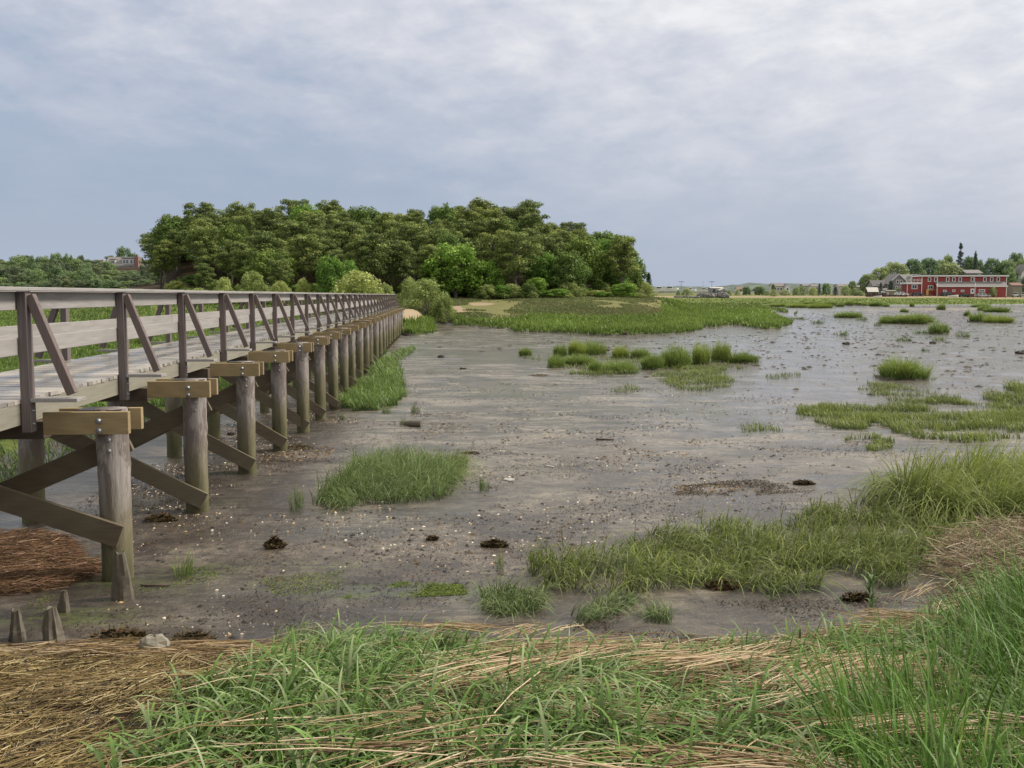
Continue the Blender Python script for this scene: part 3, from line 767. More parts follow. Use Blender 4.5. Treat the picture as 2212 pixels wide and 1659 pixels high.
for pts, n in [([(1040,1315),(1045,1290),(1090,1275),(1170,1285),(1180,1300),(1150,1330),(1080,1335)], 700),
               ([(1230,1330),(1290,1300),(1360,1290),(1370,1310),(1300,1345),(1250,1355)], 330),
               ([(1390,1345),(1400,1325),(1450,1330),(1445,1350)], 140),
               ([(1640,1275),(1700,1262),(1720,1290),(1660,1300)], 60),
               ([(590,1385),(680,1375),(700,1400),(600,1420)], 260)]:
    grass_patch(acc, GP(pts), n, .26, .009, 5, .8, .2, 0, c1=np.array([.30,.38,.17]), wind=.2, edge=.05)
tag(acc.build('grass_sprigs', M['grass']), 'loose pale sprigs of grass standing in mud just beyond the straw', 'grass', kind='stuff')
acc = Acc()
for pts, n, h in [([(1735,905),(1745,885),(1850,875),(1880,885),(1885,905),(1860,930),(1800,925)], 5200, .34),
               ([(1890,905),(1930,880),(2050,865),(2212,885),(2330,890),(2330,960),(2212,950),(2120,955),(2000,950),(1930,935)], 17000, .38),
               ([(1865,950),(1900,945),(1930,965),(1885,975)], 700, .25),
               ([(1870,840),(1900,828),(1990,848),(2050,860),(2040,880),(1940,872)], 2600, .3),
               ([(2120,852),(2180,838),(2300,830),(2300,880),(2160,872)], 5000, .5),
               ([(1595,922),(1665,915),(1660,935),(1600,935)], 260, .3),
               ([(1650,812),(1730,805),(1725,818),(1660,820)], 300, .3),
               ([(1320,840),(1375,835),(1372,848),(1325,850)], 260, .3),
               ([(1410,815),(1480,795),(1560,795),(1585,830),(1550,850),(1470,842)], 4200, .36),
               ([(1185,795),(1300,778),(1420,775),(1560,778),(1645,785),(1600,800),(1400,806),(1250,808)], 3600, .35),
               ([(1120,772),(1200,768),(1330,772),(1300,782),(1180,780)], 900, .3),
               ([(1230,808),(1300,790),(1370,792),(1365,808),(1290,815)], 2300, .42)]:
    grass_patch(acc, GP(pts), n, h*.85, .016, 3, .4, .12, 1.12, c1=np.array([.33,.385,.10]), edge=.7, cs=.9)
tag(acc.build('mudflat_grass', M['grass']), 'low cord grass spreading over the wet flat at middle right', 'grass', kind='stuff')
# under and left of the bridge
acc = Acc()
for poly, n, h, w in [(GP([(745,880),(790,835),(830,800),(860,830),(868,868),(820,885),(770,890)]), 8000, .52, .018),
                      (GP([(800,810),(835,775),(858,790),(862,820),(840,835)]), 1800, .5, .028),
                      (GP([(840,775),(865,755),(895,752),(885,770),(860,780)]), 600, .4, .03),
                      ([(-14,12.6),(-9.4,13),(-8.2,14.8),(-8.8,18),(-9.7,25),(-8.8,40),(-24,44),(-20,20)], 26000, .42, .022)]:
    grass_patch(acc, poly, n, h, w, 4, .5, .2, 1.02, c1=np.array([.21,.32,.07]), edge=.5)
tag(acc.build('bridge_side_grass', M['grass']), 'lush green grass growing around and behind the bridge piles', 'grass', kind='stuff')
# far marsh: density falls with distance, blades stand for tufts
acc = Acc()
def far_tufts(n, y0, y1, a0, a1, cond, h, wk, c1, power=1.4):
    u = RG.random(n); y = (y0**(1-power)+(y1**(1-power)-y0**(1-power))*u)**(1/(1-power))
    a = U(a0, a1, n); x = a*y; k = cond(x, y); x, y = x[k], y[k]; n = len(x)
    z = land(x, y)
    hh = h*U(.6, 1.2, n)*(.6+.8*fbm(x*.5, y*.25, 19, 3))
    lum = (.62+.75*fbm(x*.16, y*.07, 29, 4))[:, None]
    V, Fc, C = blade_mesh(np.stack([x, y, z-.03], 1), hh, wk*y*U(.7, 1.4, n), U(0, 6.28, n), U(0, .3, n), U(0, .5, n), 2,
                          cvar(n, SP0*1.2), cvar(n, c1, .15, .02)*lum, RG.normal(0, .6, n))
    acc.add(V, Fc, C)
def in_marsh(x, y):
    wob = 3.0*(fbm(x*.35, y*.12, 21, 3)-.5)
    return np.maximum(inside(x, y, marsh_main)+wob, inside(x, y, marsh_tail)+wob*.6) > .5
def in_left(x, y): return inside(x, y, marsh_left)+1.5*(fbm(x*.35, y*.12, 21, 3)-.5) > .3
far_tufts(90000, 84, 190, -.16, .34, lambda x, y: (in_marsh(x, y) & ((y < 99+16*fbm(x*.1, y*.05, 3, 2)+12*ss(x/30)) | (x/y > .15))) & ~((y > 91) & (land(x, y) > 1.15) & (x < -5.5)), .62, .0011, np.array([.25,.345,.07]))
far_tufts(60000, 99, 160, -.13, .19, lambda x, y: (land(x, y) > .7) & (fbm(x*.16, y*.10, 47, 3) > .40) & ~((x < -9) & (y < 106)), .22, .0010, np.array([.25,.265,.11]))
far_tufts(16000, 99, 150, -.10, .19, lambda x, y: (land(x, y) > .7) & (fbm(x*.16, y*.10, 48, 3) > .55), .25, .0010, np.array([.36,.30,.17]))
far_tufts(22000, 160, 316, .08, .56, lambda x, y: in_marsh(x, y) | (land(x, y) > 1.25), .30, .0009, np.array([.20,.26,.065]))
far_tufts(50000, 30, 160, -.56, -.10, in_left, .42, .0011, np.array([.24,.33,.08]), 1.2)
tag(acc.build('marsh_grass', M['grass']), 'broad band of bright salt marsh grass in front of the island and along the far shore', 'marsh grass', kind='stuff')

# ------------------------------------------------------------------ tussocks
def tussock_mesh(seed, n, w=.035, segs=4, c1=(.31,.41,.10), spread=1.0):
    rg = np.random.default_rng(seed)
    r = np.sqrt(rg.random(n))*spread; a = rg.random(n)*6.283
    k = 1-.35*r*r+.25*(fbm(r*np.cos(a)*1.6+seed, r*np.sin(a)*1.6, seed, 2)-.5)
    r = r*(.72+.6*vn(a*1.6+seed, a*0+3, seed)); k = k*(.8+.45*vn(r*np.cos(a)*2.5+seed, r*np.sin(a)*2.5, seed+4))
    out_ = rg.random(n) < .12; r = np.where(out_, r*1.25+.12, r); k = np.where(out_, k*.45, k)
    x, y = r*np.cos(a), r*np.sin(a)
    H = (.85*k)*rg.uniform(.45, 1.22, n)
    az = a+rg.normal(0, .9, n)
    c = np.asarray(c1)[None, :]*(1+rg.normal(0, .2, (n, 1)))
    c = c+(rg.random((n, 1)) < .04)*np.array([[.12,.09,.04]])
    return blade_mesh(np.stack([x*.9, y*.9, .06*(1-r)+0*x], 1), H, w*rg.uniform(.6, 1.3, n), az, .05+.34*r, rg.uniform(.05, .75, n), segs,
                      np.array([[.06,.11,.025]])*np.ones((n, 1)), np.clip(c, .01, .9), rg.random(n)*6.28)
def peat_mesh(seed):
    rg = random.Random(seed); V = []; Fc = []; n = 20; m = 5
    for i in range(m):
        t = i/(m-1); rr = 1.06*(1-t*.30)**.8*(1 if i < m-1 else .02)
        for k in range(n):
            a = 6.283*k/n
            q = rr*(1+.14*math.sin(2*a+seed)+.09*math.sin(5*a+seed*2)+rg.uniform(-.06, .06))
            V.append((q*math.cos(a), q*math.sin(a), -.15+.28*t+rg.uniform(-.02, .02)))
    for i in range(m-1):
        for k in range(n): Fc.append((i*n+k, i*n+(k+1) % n, (i+1)*n+(k+1) % n, (i+1)*n+k))
    return mk('peat_base', V, Fc, M['peat'], None, link=False).data  # peat mound; its dark colour doubles as the tussock's contact shadow
def data_of(V, Fc, C, name, mat):
    return mk(name, V, Fc, mat, None, {'tint': ('FLOAT_COLOR', rgba(C))}, link=False).data
tm = [data_of(*tussock_mesh(s, 620, .034), 'grass_tussock', M['grass']) for s in range(6)]
tm_dense = [data_of(*tussock_mesh(70+s, 2600, .016, 4), 'grass_tussock', M['grass']) for s in range(3)]
tm_sparse = [data_of(*tussock_mesh(40+s, 90, .045, 4, (.22,.30,.09)), 'grass_tussock', M['grass']) for s in range(3)]
pm_ = [peat_mesh(s) for s in range(4)]
TG = 'grass tussocks standing on the mudflat'
def tussock(x0, x1, yb, yt, label, sparse=False, group=None, i=[0]):
    i[0] += 1
    g = G((x0+x1)/2, yb-1.5)
    ppm = F/g.y
    wm = (x1-x0)/ppm/2*(1.22 if not sparse else 1); hm = (yb-yt)/ppm*1.32
    o = bpy.data.objects.new('grass_tussock', (tm_sparse if sparse else (tm_dense if g.y < 75 or wm > 1.5 else tm))[i[0] % (3 if sparse or g.y < 75 or wm > 1.5 else 6)]); COL.objects.link(o)
    o.location = (g.x, g.y+wm*.5, gz(g.x, g.y+wm*.5)); o.rotation_euler = (0, 0, i[0]*1.7 if abs(wm) < 1.2 else 0)
    o.scale = (wm, min(wm*.8, 2.6), hm*1.12)
    tag(o, label, 'grass tussock', group or TG)
    if not sparse:
        p = bpy.data.objects.new('peat_base', pm_[i[0] % 4]); COL.objects.link(p); p.parent = o
    return o
for a in [
 (1225,1264,770,740,'tall rounded tussock, left of the two highest in the left middle-flat cluster'),
 (1254,1302,767,741,'tall tussock sloping to the right in the left middle-flat cluster'),
 (1195,1226,773,749,'darker round tussock at the left end of the left middle-flat cluster'),
 (1183,1216,796,771,'low tussock in front of the left middle-flat cluster, leftmost of the front row'),
 (1220,1279,790,770,'wide flat-topped tussock in the front row of the left middle-flat cluster'),
 (1273,1299,808,783,'upright deep green tussock at the front right of the left middle-flat cluster'),
 (1299,1371,807,785,'long low tussock lying between the two middle-flat clusters'),
 (1325,1357,775,751,'small round tussock alone on the mud between the two middle-flat clusters'),
 (1367,1402,776,756,'squat pale tussock just left of the right middle-flat cluster'),
 (1387,1440,799,768,'broad dark tussock at the left end of the right middle-flat cluster'),
 (1437,1489,796,752,'big high tussock, second from left in the right middle-flat cluster'),
 (1495,1538,790,747,'tall domed tussock with a split top in the right middle-flat cluster'),
 (1544,1580,784,744,'roundest tallest tussock at the right of the right middle-flat cluster'),
 (1580,1636,786,765,'low ragged tussock trailing off right of the tallest domed tussock'),
 (1123,1146,770,754,'small tussock beside the still pool, left of the middle-flat clusters'),
 (1914,2003,822,780,'large wedge-shaped tussock alone in the bright water at middle right'),
 (2015,2056,723,697,'dark green ball-shaped tussock on the far flat at right'),
 (1953,2016,701,680,'long humped tussock behind the ball-shaped one on the far flat'),
 (1907,1957,700,684,'low tussock joined to the left of the long humped tussock'),
 (1816,1861,688,676,'flat dark tussock leftmost on the far right flat'),
 (2100,2137,697,676,'tall tussock near the right edge of the far flat'),
 (2134,2186,699,684,'long low tussock nearest the right edge of the far flat'),
 (2083,2099,684,673,'small dark tussock left of the tall one near the right edge'),
 (2028,2043,671,657,'small upright tussock below the red building'),
 (2116,2142,673,661,'rough tussock below the right end of the red building'),
 (2140,2181,676,665,'long ragged tussock below the parked cars at far right'),
 (862,899,724,707,'rounded tussock on the mud beside the far end of the bridge'),
 (190,226,755,736,'dark tussock seen through the railing between the first two posts'),
 (289,322,750,726,'dark tussock seen through the railing right of the second post'),
]: tussock(*a)
for a in [
 (1849,1883,694,686,'thin low tussock trailing right of the flat dark one'),
 (1697,1753,692,685,'flat strip of green grass off the tip of the marsh'),
 (1751,1786,701,692,'sparse grass just right of the flat strip off the marsh tip'),
 (1809,1839,727,715,'lone sparse tuft on the shining mud left of the far tussocks'),
 (1888,1909,706,694,'small pale tuft left of the long humped tussock'),
 (1975,2015,723,714,'low sparse grass left of the ball-shaped tussock'),
 (2062,2103,731,717,'ragged low grass right of the ball-shaped tussock'),
 (2016,2047,738,727,'sparse grass in front of the ball-shaped tussock'),
 (1936,1977,739,729,'low sparse tuft in front and left of the ball-shaped tussock'),
 (1988,2010,761,753,'tiny sparse tuft on the bare mud above the large wedge-shaped tussock'),
 (1029,1058,1066,1022,'thin upright tuft in shallow water right of the big foreground tussock'),
 (822,845,895,876,'small tuft in shelly mud nearest the bridge piles'),
 (884,910,895,872,'small tuft with brown weed at its foot, behind the short log'),
 (732,744,910,889,'tiny tuft at the foot of the seventh pile'),
 (862,880,922,904,'small tuft touching the left end of the short log'),
 (368,425,1250,1200,'pale silvery sprig of grass alone on the mud right of the nearest pile'),
 (620,660,1105,1045,'few thin blades left of the big foreground tussock'),
 (1068,1090,1235,1190,'lone sprig standing below the round brown seaweed clump'),
]: tussock(*a, sparse=True)
for a in [(1947,1961,676,668),(1966,1976,664,654),(1909,1921,664,657),(1883,1907,663,653),(1863,1877,662,656),(1827,1843,662,653),(1809,1825,664,655),
          (1752,1794,667,657),(1710,1752,666,658),(1669,1710,664,657),(1845,1862,661,656),(2108,2137,665,658),(1740,1770,661,655),(1780,1806,660,655)]:
    tussock(*a, 'small dark tussock in the row on the mud edge before the far marsh', group='row of small tussocks before the far marsh')
# big foreground tussock, its own mesh
def big_tussock(pts, n, h, label, tops=(.24,.32,.11), w=.0085, wind=.1):
    a_ = Acc(); poly = GP(pts); grass_patch(a_, poly, n, h, w, 6, .75, .16, .25, c1=np.array(tops), wind=wind, yel=.03, edge=.3)
    o = a_.build('grass_tussock', M['grass']); tag(o, label, 'grass tussock', TG); return o
big_tussock([(700,1090),(720,1060),(760,1015),(820,1000),(900,995),(960,1005),(985,1030),(975,1070),(930,1085),(880,1090),(790,1088),(740,1105)], 5200, .52,
            'large bushy green tussock in the left foreground mud, biggest near the bridge')
big_tussock([(960,1035),(975,1000),(1003,1000),(1000,1040)], 420, .36, 'thin fringe of grass at the right side of the large foreground tussock')

# ------------------------------------------------------------------ shells and grit
def debris(poly_list, name, label, cols, s0, s1, flat):
    a_ = Acc()
    for poly, n in poly_list:
        p = sample(poly, n, 0); k = len(p)
        p = p[fbm(p[:, 0]*.9, p[:, 1]*.6, 55, 3) > RG.uniform(.44, .64, k)]; n = len(p)
        z = land(p[:, 0], p[:, 1]); s = (s0*(s1/s0)**(RG.random(n)**2.2))
        m = 6; an = np.arange(m)*2*np.pi/m
        V = np.zeros((n, m+1, 3)); rot = RG.random(n)*6.28; asp = U(.45, 1, n)
        for j in range(m):
            rj = s*U(.7, 1.2, n); ca = np.cos(an[j]); sa = np.sin(an[j])*asp
            V[:, j, 0] = p[:, 0]+rj*(ca*np.cos(rot)-sa*np.sin(rot)); V[:, j, 1] = p[:, 1]+rj*(ca*np.sin(rot)+sa*np.cos(rot)); V[:, j, 2] = z-.002+U(0, .3, n)*s*flat
        V[:, m, 0] = p[:, 0]; V[:, m, 1] = p[:, 1]; V[:, m, 2] = z+s*flat+.002
        base = (np.arange(n)*(m+1))[:, None, None]; j = np.arange(m)[None, :, None]
        Fc = np.concatenate([base+j, base+(j+1) % m, base+m+0*j], 2).reshape(-1, 3)
        c = np.array(cols)[RG.choice(len(cols), n)]*U(.75, 1.15, n)[:, None]
        a_.add(V.reshape(-1, 3), Fc, np.repeat(c, m+1, axis=0))
    tag(a_.build(name, M['shell']), label, name.replace('_', ' '), kind='stuff')
dr1 = GP([(690,905),(1010,890),(1010,935),(880,965),(700,955)]); dr2 = GP([(1260,965),(1500,950),(1540,985),(1300,1000)]); dr3 = GP([(1450,1050),(1700,1035),(1920,1045),(1900,1062),(1640,1062),(1460,1068)]); dr4 = GP([(1600,955),(1900,950),(1950,990),(1700,985)]); dr5 = GP([(560,985),(730,960),(720,1010),(590,1060)])
near = GP([(215,1290),(300,1060),(600,985),(760,900),(1100,880),(1600,930),(1950,1020),(1850,1090),(1400,1140),(1100,1250),(1050,1330),(560,1400),(300,1380)])
under = GP([(100,1130),(300,1010),(520,900),(720,870),(760,890),(600,990),(420,1120),(240,1230)])
midf = GP([(760,900),(880,780),(1200,800),(1700,860),(2200,960),(1950,1020),(1100,880)])
farf = GP([(900,740),(1500,740),(2212,680),(2212,850),(1700,860),(1200,800)])
debris([(near, 6000), (under, 4500), (midf, 3500)], 'broken_shells', 'scatter of broken white and tan shells over the mud', [(.62,.58,.50),(.50,.42,.28),(.42,.38,.33),(.70,.68,.62),(.45,.33,.17)], .006, .028, .35)
debris([(dr1, 1600), (dr2, 700), (dr3, 900), (dr4, 900), (dr5, 1200)], 'drift_scraps', 'rusty brown drift lines of weed scraps across the flat', [(.13,.075,.03),(.07,.045,.022),(.20,.13,.06),(.04,.03,.02),(.26,.20,.12)], .010, .045, .6)
farr = GP([(1150,740),(1150,725),(1500,725),(1720,712),(1700,680),(1760,672),(2212,668),(2212,800),(1600,800)])
debris([(farr, 9000), (farf, 2500)], 'mud_flecks', 'long dark flecks of weed and peat on the far shining flat', [(.03,.025,.018),(.05,.045,.02),(.07,.05,.03)], .05, .26, .35)
debris([(near, 14000), (under, 6000), (midf, 15000), (farf, 12000)], 'mud_clods', 'dark clods, weed scraps and grit strewn across the flat', [(.03,.024,.018),(.022,.018,.015),(.04,.03,.02),(.06,.045,.03),(.10,.065,.03),(.03,.03,.028)], .005, .05, .5)

def scraps(polys, name, label, cols, thr, seed, l0=.015, l1=.06):
    a_ = Acc()
    for poly, n in polys:
        p = sample(poly, n, 0); p = p[fbm(p[:, 0]*1.1, p[:, 1]*.8, seed, 4)+RG.normal(0, .025, len(p)) > thr]; k = len(p)
        if not k: continue
        c = cvar(k, (1, 1, 1), .2)*np.array(cols)[RG.choice(len(cols), k)]
        V, Fc, C = blade_mesh(np.stack([p[:, 0], p[:, 1], land(p[:, 0], p[:, 1])-.002], 1), U(l0, l1, k)*.5, U(.004, .014, k), U(0, 6.28, k), U(.8, 2.6, k), U(.1, .5, k), 2, c*.7, c, U(0, 6.28, k))
        a_.add(V, Fc, C)
    tag(a_.build(name, M['straw']), label, name.replace('_', ' '), kind='stuff')
nearmud = GP([(215,1290),(300,1100),(560,1000),(760,960),(1300,960),(1900,1040),(1850,1090),(1400,1140),(1100,1250),(1050,1330),(560,1400),(300,1390),(60,1395),(60,1300)])
rightmud = GP([(1100,1380),(1250,1340),(1500,1300),(1900,1290),(2050,1320),(1850,1370),(1500,1400)])
scraps([(nearmud, 26000), (under, 14000), (rightmud, 5000), (dr5, 2500)], 'weed_scraps', 'dark and rust-brown weed scraps matted on the near mud', [(.035,.026,.015),(.06,.04,.02),(.10,.055,.025),(.02,.017,.012),(.14,.085,.035)], .525, 501)
dr3 = GP([(1400,1055),(1560,1040),(1750,1030),(1960,1048),(1960,1066),(1780,1060),(1640,1070),(1480,1072)])
scraps([(dr3, 7000), (dr4, 1500), (dr1, 2500)], 'drift_weed', 'brown line of drift weed along the flat before the high grass', [(.05,.038,.018),(.09,.055,.025),(.03,.025,.015),(.16,.11,.05)], .50, 502, .02, .09)
algp = GP([(740,1290),(800,1270),(880,1255),(1000,1262),(1010,1285),(900,1290),(800,1300)]); alg2 = GP([(560,1250),(740,1230),(760,1270),(600,1290)]); alg3 = GP([(60,1350),(60,1300),(300,1240),(460,1220),(480,1250),(250,1290),(200,1340)])
scraps([(algp, 11000), (alg2, 1800), (alg3, 3500)], 'green_algae', 'yellow-green film of algae on the mud in the lower centre', [(.13,.19,.02),(.22,.28,.03),(.07,.12,.02)], .43, 503, .01, .03)
# ------------------------------------------------------------------ single things on the mud
def lump(name, pts_seed, rx, ry, rz, mat, loc, rz_=0, tilt=0, rough=.25, n=14, m=9, flatten=1.0):
    rg = random.Random(pts_seed); V = []; Fc = []
    for i in range(m+1):
        th = math.pi*i/m
        for k in range(n):
            a = 2*math.pi*k/n
            q = 1+rough*(.5*math.sin(2*a+pts_seed)*math.sin(th)+.35*math.sin(5*a+3*th+pts_seed)+rg.uniform(-.5, .5)*.7)
            sx = math.copysign(abs(math.sin(th)*math.cos(a))**.8, math.cos(a)); sy = math.copysign(abs(math.sin(th)*math.sin(a))**.8, math.sin(a))
            V.append((rx*q*sx, ry*q*sy, rz*q*math.cos(th)*flatten+rz*.55))
    for i in range(m):
        for k in range(n): Fc.append((i*n+k, (i+1)*n+k, (i+1)*n+(k+1) % n, i*n+(k+1) % n))
    o = mk(name, V, Fc, mat); o.location = loc; o.rotation_euler = (tilt, 0, rz_); return o
g = G(330,1418); tag(lump('stone', 3, .105, .08, .075, M['stone'], g+Vector((0,.05,.03)), .3, rough=.16, n=9, m=6), 'angular tan stone at the edge of the straw below the bridge', 'stone')
def slab(name, loc, L, W, H, rz_, tilt, mat, seed):
    rg = random.Random(seed); bm = bmesh.new(); bmesh.ops.create_cube(bm, size=1)
    bmesh.ops.subdivide_edges(bm, edges=list(bm.edges), cuts=3, use_grid_fill=True)
    for v in bm.verts:
        v.co.x *= L*(1+.12*math.sin(v.co.y*9+seed)); v.co.y *= W*(1+.14*math.sin(v.co.x*30+seed)); v.co.z = v.co.z*H+H*.3
        v.co += Vector((rg.uniform(-1,1), rg.uniform(-1,1), rg.uniform(-1,1)))*H*.13
    bmesh.ops.bevel(bm, geom=list(bm.edges), offset=H*.06, segments=1, affect='EDGES')
    me = bpy.data.meshes.new(name); bm.to_mesh(me); bm.free(); me.materials.append(mat)
    o = bpy.data.objects.new(name, me); COL.objects.link(o); o.location = loc; o.rotation_euler = (tilt, .06, rz_); return o
tag(slab('flat_stone', G(1100,1038), .17, .12, .035, -.35, .1, M['palestone'], 1), 'pale flat four-sided stone on the mud right of the big foreground tussock', 'stone')
tag(slab('stone_sliver', G(1188,1009), .16, .05, .03, -.25, .08, M['palestone'], 2), 'narrow grey sliver of stone above and right of the pale flat one', 'stone')
tag(slab('driftwood', G(1307,951), .38, .07, .045, .05, .0, M['drift'], 3), 'dark brown flat piece of driftwood in the middle of the wet flat', 'driftwood')
tag(slab('driftwood', G(335,1266), .26, .03, .02, .1, .0, M['drift'], 5), 'thin brown stick of driftwood right of the nearest pile', 'driftwood')
tag(slab('driftwood', G(1000,798), .3, .10, .10, .3, .0, M['drift'], 6), 'small rough chunk of wood on the far mud beyond the short log', 'driftwood')
# short log
g = G(893,921); b = MB(); b.tube([(-.27,0,.07),(-.1,.01,.075),(.1,0,.075),(.22,0,.075)], [.055,.085,.09,.088], 14)
o = b.build('log', M['stake_wood'], smooth=False); o.location = g; o.rotation_euler = (0,0,-.25); tag(o, 'short sawn log end lying in shelly mud right of the bridge', 'log')
# weed clumps: heaps of ribbon-like fronds
def weed(xd, yd, rx, ry, rz, label, seed, n=420):
    g = G(xd, yd); rg = np.random.default_rng(seed); a = rg.random(n)*6.283; r = np.sqrt(rg.random(n))
    x, y = r*np.cos(a)*rx, r*np.sin(a)*ry
    x += rx*.15*np.sin(y*20+seed)
    z = rz*(1-r*r)*(.6+.6*vn(x*25+seed, y*25, seed))
    V, Fc, C = blade_mesh(np.stack([x, y, z], 1), rg.uniform(.015, .05, n), rg.uniform(.008, .022, n), rg.random(n)*6.28, 1.1, .3, 3,
                          np.array([[.03,.022,.01]])*np.ones((n, 1)), np.array([(.06,.04,.015),(.16,.12,.03),(.035,.028,.015),(.11,.055,.02)])[rg.choice(4, n)], rg.random(n)*6.28)
    o = mk('seaweed_clump', V, Fc, M['straw'], None, {'tint': ('FLOAT_COLOR', rgba(C))}); o.location = g
    V = []; Fc = []
    p = lump('frond_mass', seed, rx*.8, ry*.8, rz*.55, M['seaweed'], (0,0,-rz*.1), rough=.5); p.parent = o
    tag(o, label, 'seaweed', 'clumps of seaweed on the mud')
weed(592,1183,.11,.09,.11,'dark rounded seaweed clump on the mud left of centre',1)
weed(1065,1180,.16,.08,.07,'round brown seaweed clump between the big tussock and the near grass belt',2)
weed(420,1392,.19,.12,.08,'dark green-brown seaweed clump just right of the angular stone',3)
weed(268,1378,.24,.12,.05,'flat yellow-brown seaweed patch behind the angular stone',4)
weed(935,1166,.07,.05,.03,'small rusty seaweed scrap left of the round brown clump',5,160)
weed(1560,1270,.16,.10,.06,'dark weed clump on bare mud below the near grass belt, left one',6)
weed(1850,1295,.14,.08,.05,'dark weed clump on bare mud below the near grass belt, right one',7)
weed(1735,1046,.17,.12,.05,'brown weed clump left of the high right-hand grass hump',8)
weed(1015,970+10,.2,.12,.03,'thin orange-brown weed strands near the short log',9,200)
weed(640,968,.35,.3,.03,'scattered rust-brown weed at the foot of the fourth pile',10,300)
weed(1165,812,.5,.4,.06,'greenish weed at the end of the still runnel',11,300)
weed(350,1125,.22,.1,.08,'dark weed draped at the foot of the second pile',12,300)
weed(2035,720,.1,.1,.1,'x',13,10) if False else None
# old stakes
def stake(xd, yd, h, r, label, lean=(0,0), seed=0, extra=None):
    g = G(xd, yd); rg = random.Random(seed); n = 16; V = []; Fc = []; m = 18
    for i in range(m):
        t = i/(m-1)
        for k in range(n):
            a = 6.283*k/n; ca, sa = math.cos(a), math.sin(a)
            tt = t; nz = 1+.16*math.sin(2*a+seed*2)+.10*math.sin(5*a+t*4+seed)+rg.uniform(-.05, .05)
            q = r*(1.12-.62*t**1.6)*(nz+.12*math.sin(9*a+seed)*t)
            sh_ = (t**1.4)*r*.55                                  # one flank steep, the other sloping
            V.append((q*ca-sh_*math.cos(seed)+lean[0]*t*h, q*sa*.85+lean[1]*t*h, -.12+(h+.12)*t+.04*h*math.sin(a*2+seed)*(t > .6)))
    for i in range(m-1):
        for k in range(n): Fc.append((i*n+k, i*n+(k+1) % n, (i+1)*n+(k+1) % n, (i+1)*n+k))
    Fc.append([(m-1)*n+k for k in range(n)])
    o = mk('old_stake', V, Fc, M['stake_wood'], None, {'bd': ('FLOAT', [.5]*len(V))}); o.location = g; tag(o, label, 'wooden stake', 'rotten stake stumps left of the bridge')
    return o
stake(266,1294,.46,.085,'tall split rotten stake leaning against the nearest pile',(.02,0),1)
stake(40,1382,.25,.07,'short pointed stake stump leftmost of the three by the straw',(-.1,0),2)
stake(120,1386,.28,.078,'widest pointed stake stump, its right side sloping, nearest the straw',(-.25,0),3)
stake(136,1322,.20,.05,'smallest stake stump standing behind the widest one',(0,0),4)
# tall stalk in front of the rail of mud (single plant)
g = G(1882,1330)
V, Fc, C = blade_mesh(np.stack([g.x+U(-.03,.03,16), g.y+U(-.03,.03,16), np.full(16, g.z)+np.linspace(0,.42,16)*.75], 1), U(.14,.26,16), U(.012,.018,16), U(0,6.28,16), U(.1,.5,16), U(.4,1.1,16), 6,
                      cvar(16, BG0*2), cvar(16, (.22,.33,.12)))
o = mk('reed_shoot', V, Fc, M['grass'], None, {'tint': ('FLOAT_COLOR', rgba(C))}); tag(o, 'single tall leafy reed shoot standing alone on the mud at lower right', 'reed')
b = MB(); b.tube([(g.x,g.y,g.z-.05),(g.x+.01,g.y,g.z+.2),(g.x-.01,g.y,g.z+.42)], [.009,.007,.004], 6); o2 = b.build('stem', plain('reed_stem', (.12,.20,.05)), o)

# ------------------------------------------------------------------ trees
def leaves(rg, cen, rx, rz, n, size, asp, c, up=.35, tip=None, zcut=-.75):
    d = rg.normal(0, 1, (n, 3)); d /= np.linalg.norm(d, axis=1)[:, None]
    d[:, 2] = np.where(d[:, 2] < zcut, -d[:, 2], d[:, 2])
    q = rg.uniform(.5, 1.15, n)[:, None]
    p = cen+d*q*np.array([rx, rx, rz])
    nr = d+rg.normal(0, .55, (n, 3))+np.array([0, 0, up]); nr /= np.linalg.norm(nr, axis=1)[:, None]
    t = np.cross(nr, rg.normal(0, 1, (n, 3))); t /= np.linalg.norm(t, axis=1)[:, None]
    b_ = np.cross(nr, t); s = size*rg.uniform(.6, 1.35, n)[:, None]
    V = np.stack([p-t*s*.5-b_*s*asp*.5*.6, p+t*s*.5-b_*s*asp*.5, p+t*s*.5*.7+b_*s*asp*.5, p-t*s*.5+b_*s*asp*.5*.8], 1)
    cc = np.asarray(c)[None, :]*rg.uniform(.72, 1.25, (n, 1))
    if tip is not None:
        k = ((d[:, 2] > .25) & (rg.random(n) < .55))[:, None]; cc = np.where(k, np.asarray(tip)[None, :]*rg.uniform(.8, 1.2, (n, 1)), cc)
    return V.reshape(-1, 3), np.repeat(cc, 4, axis=0)
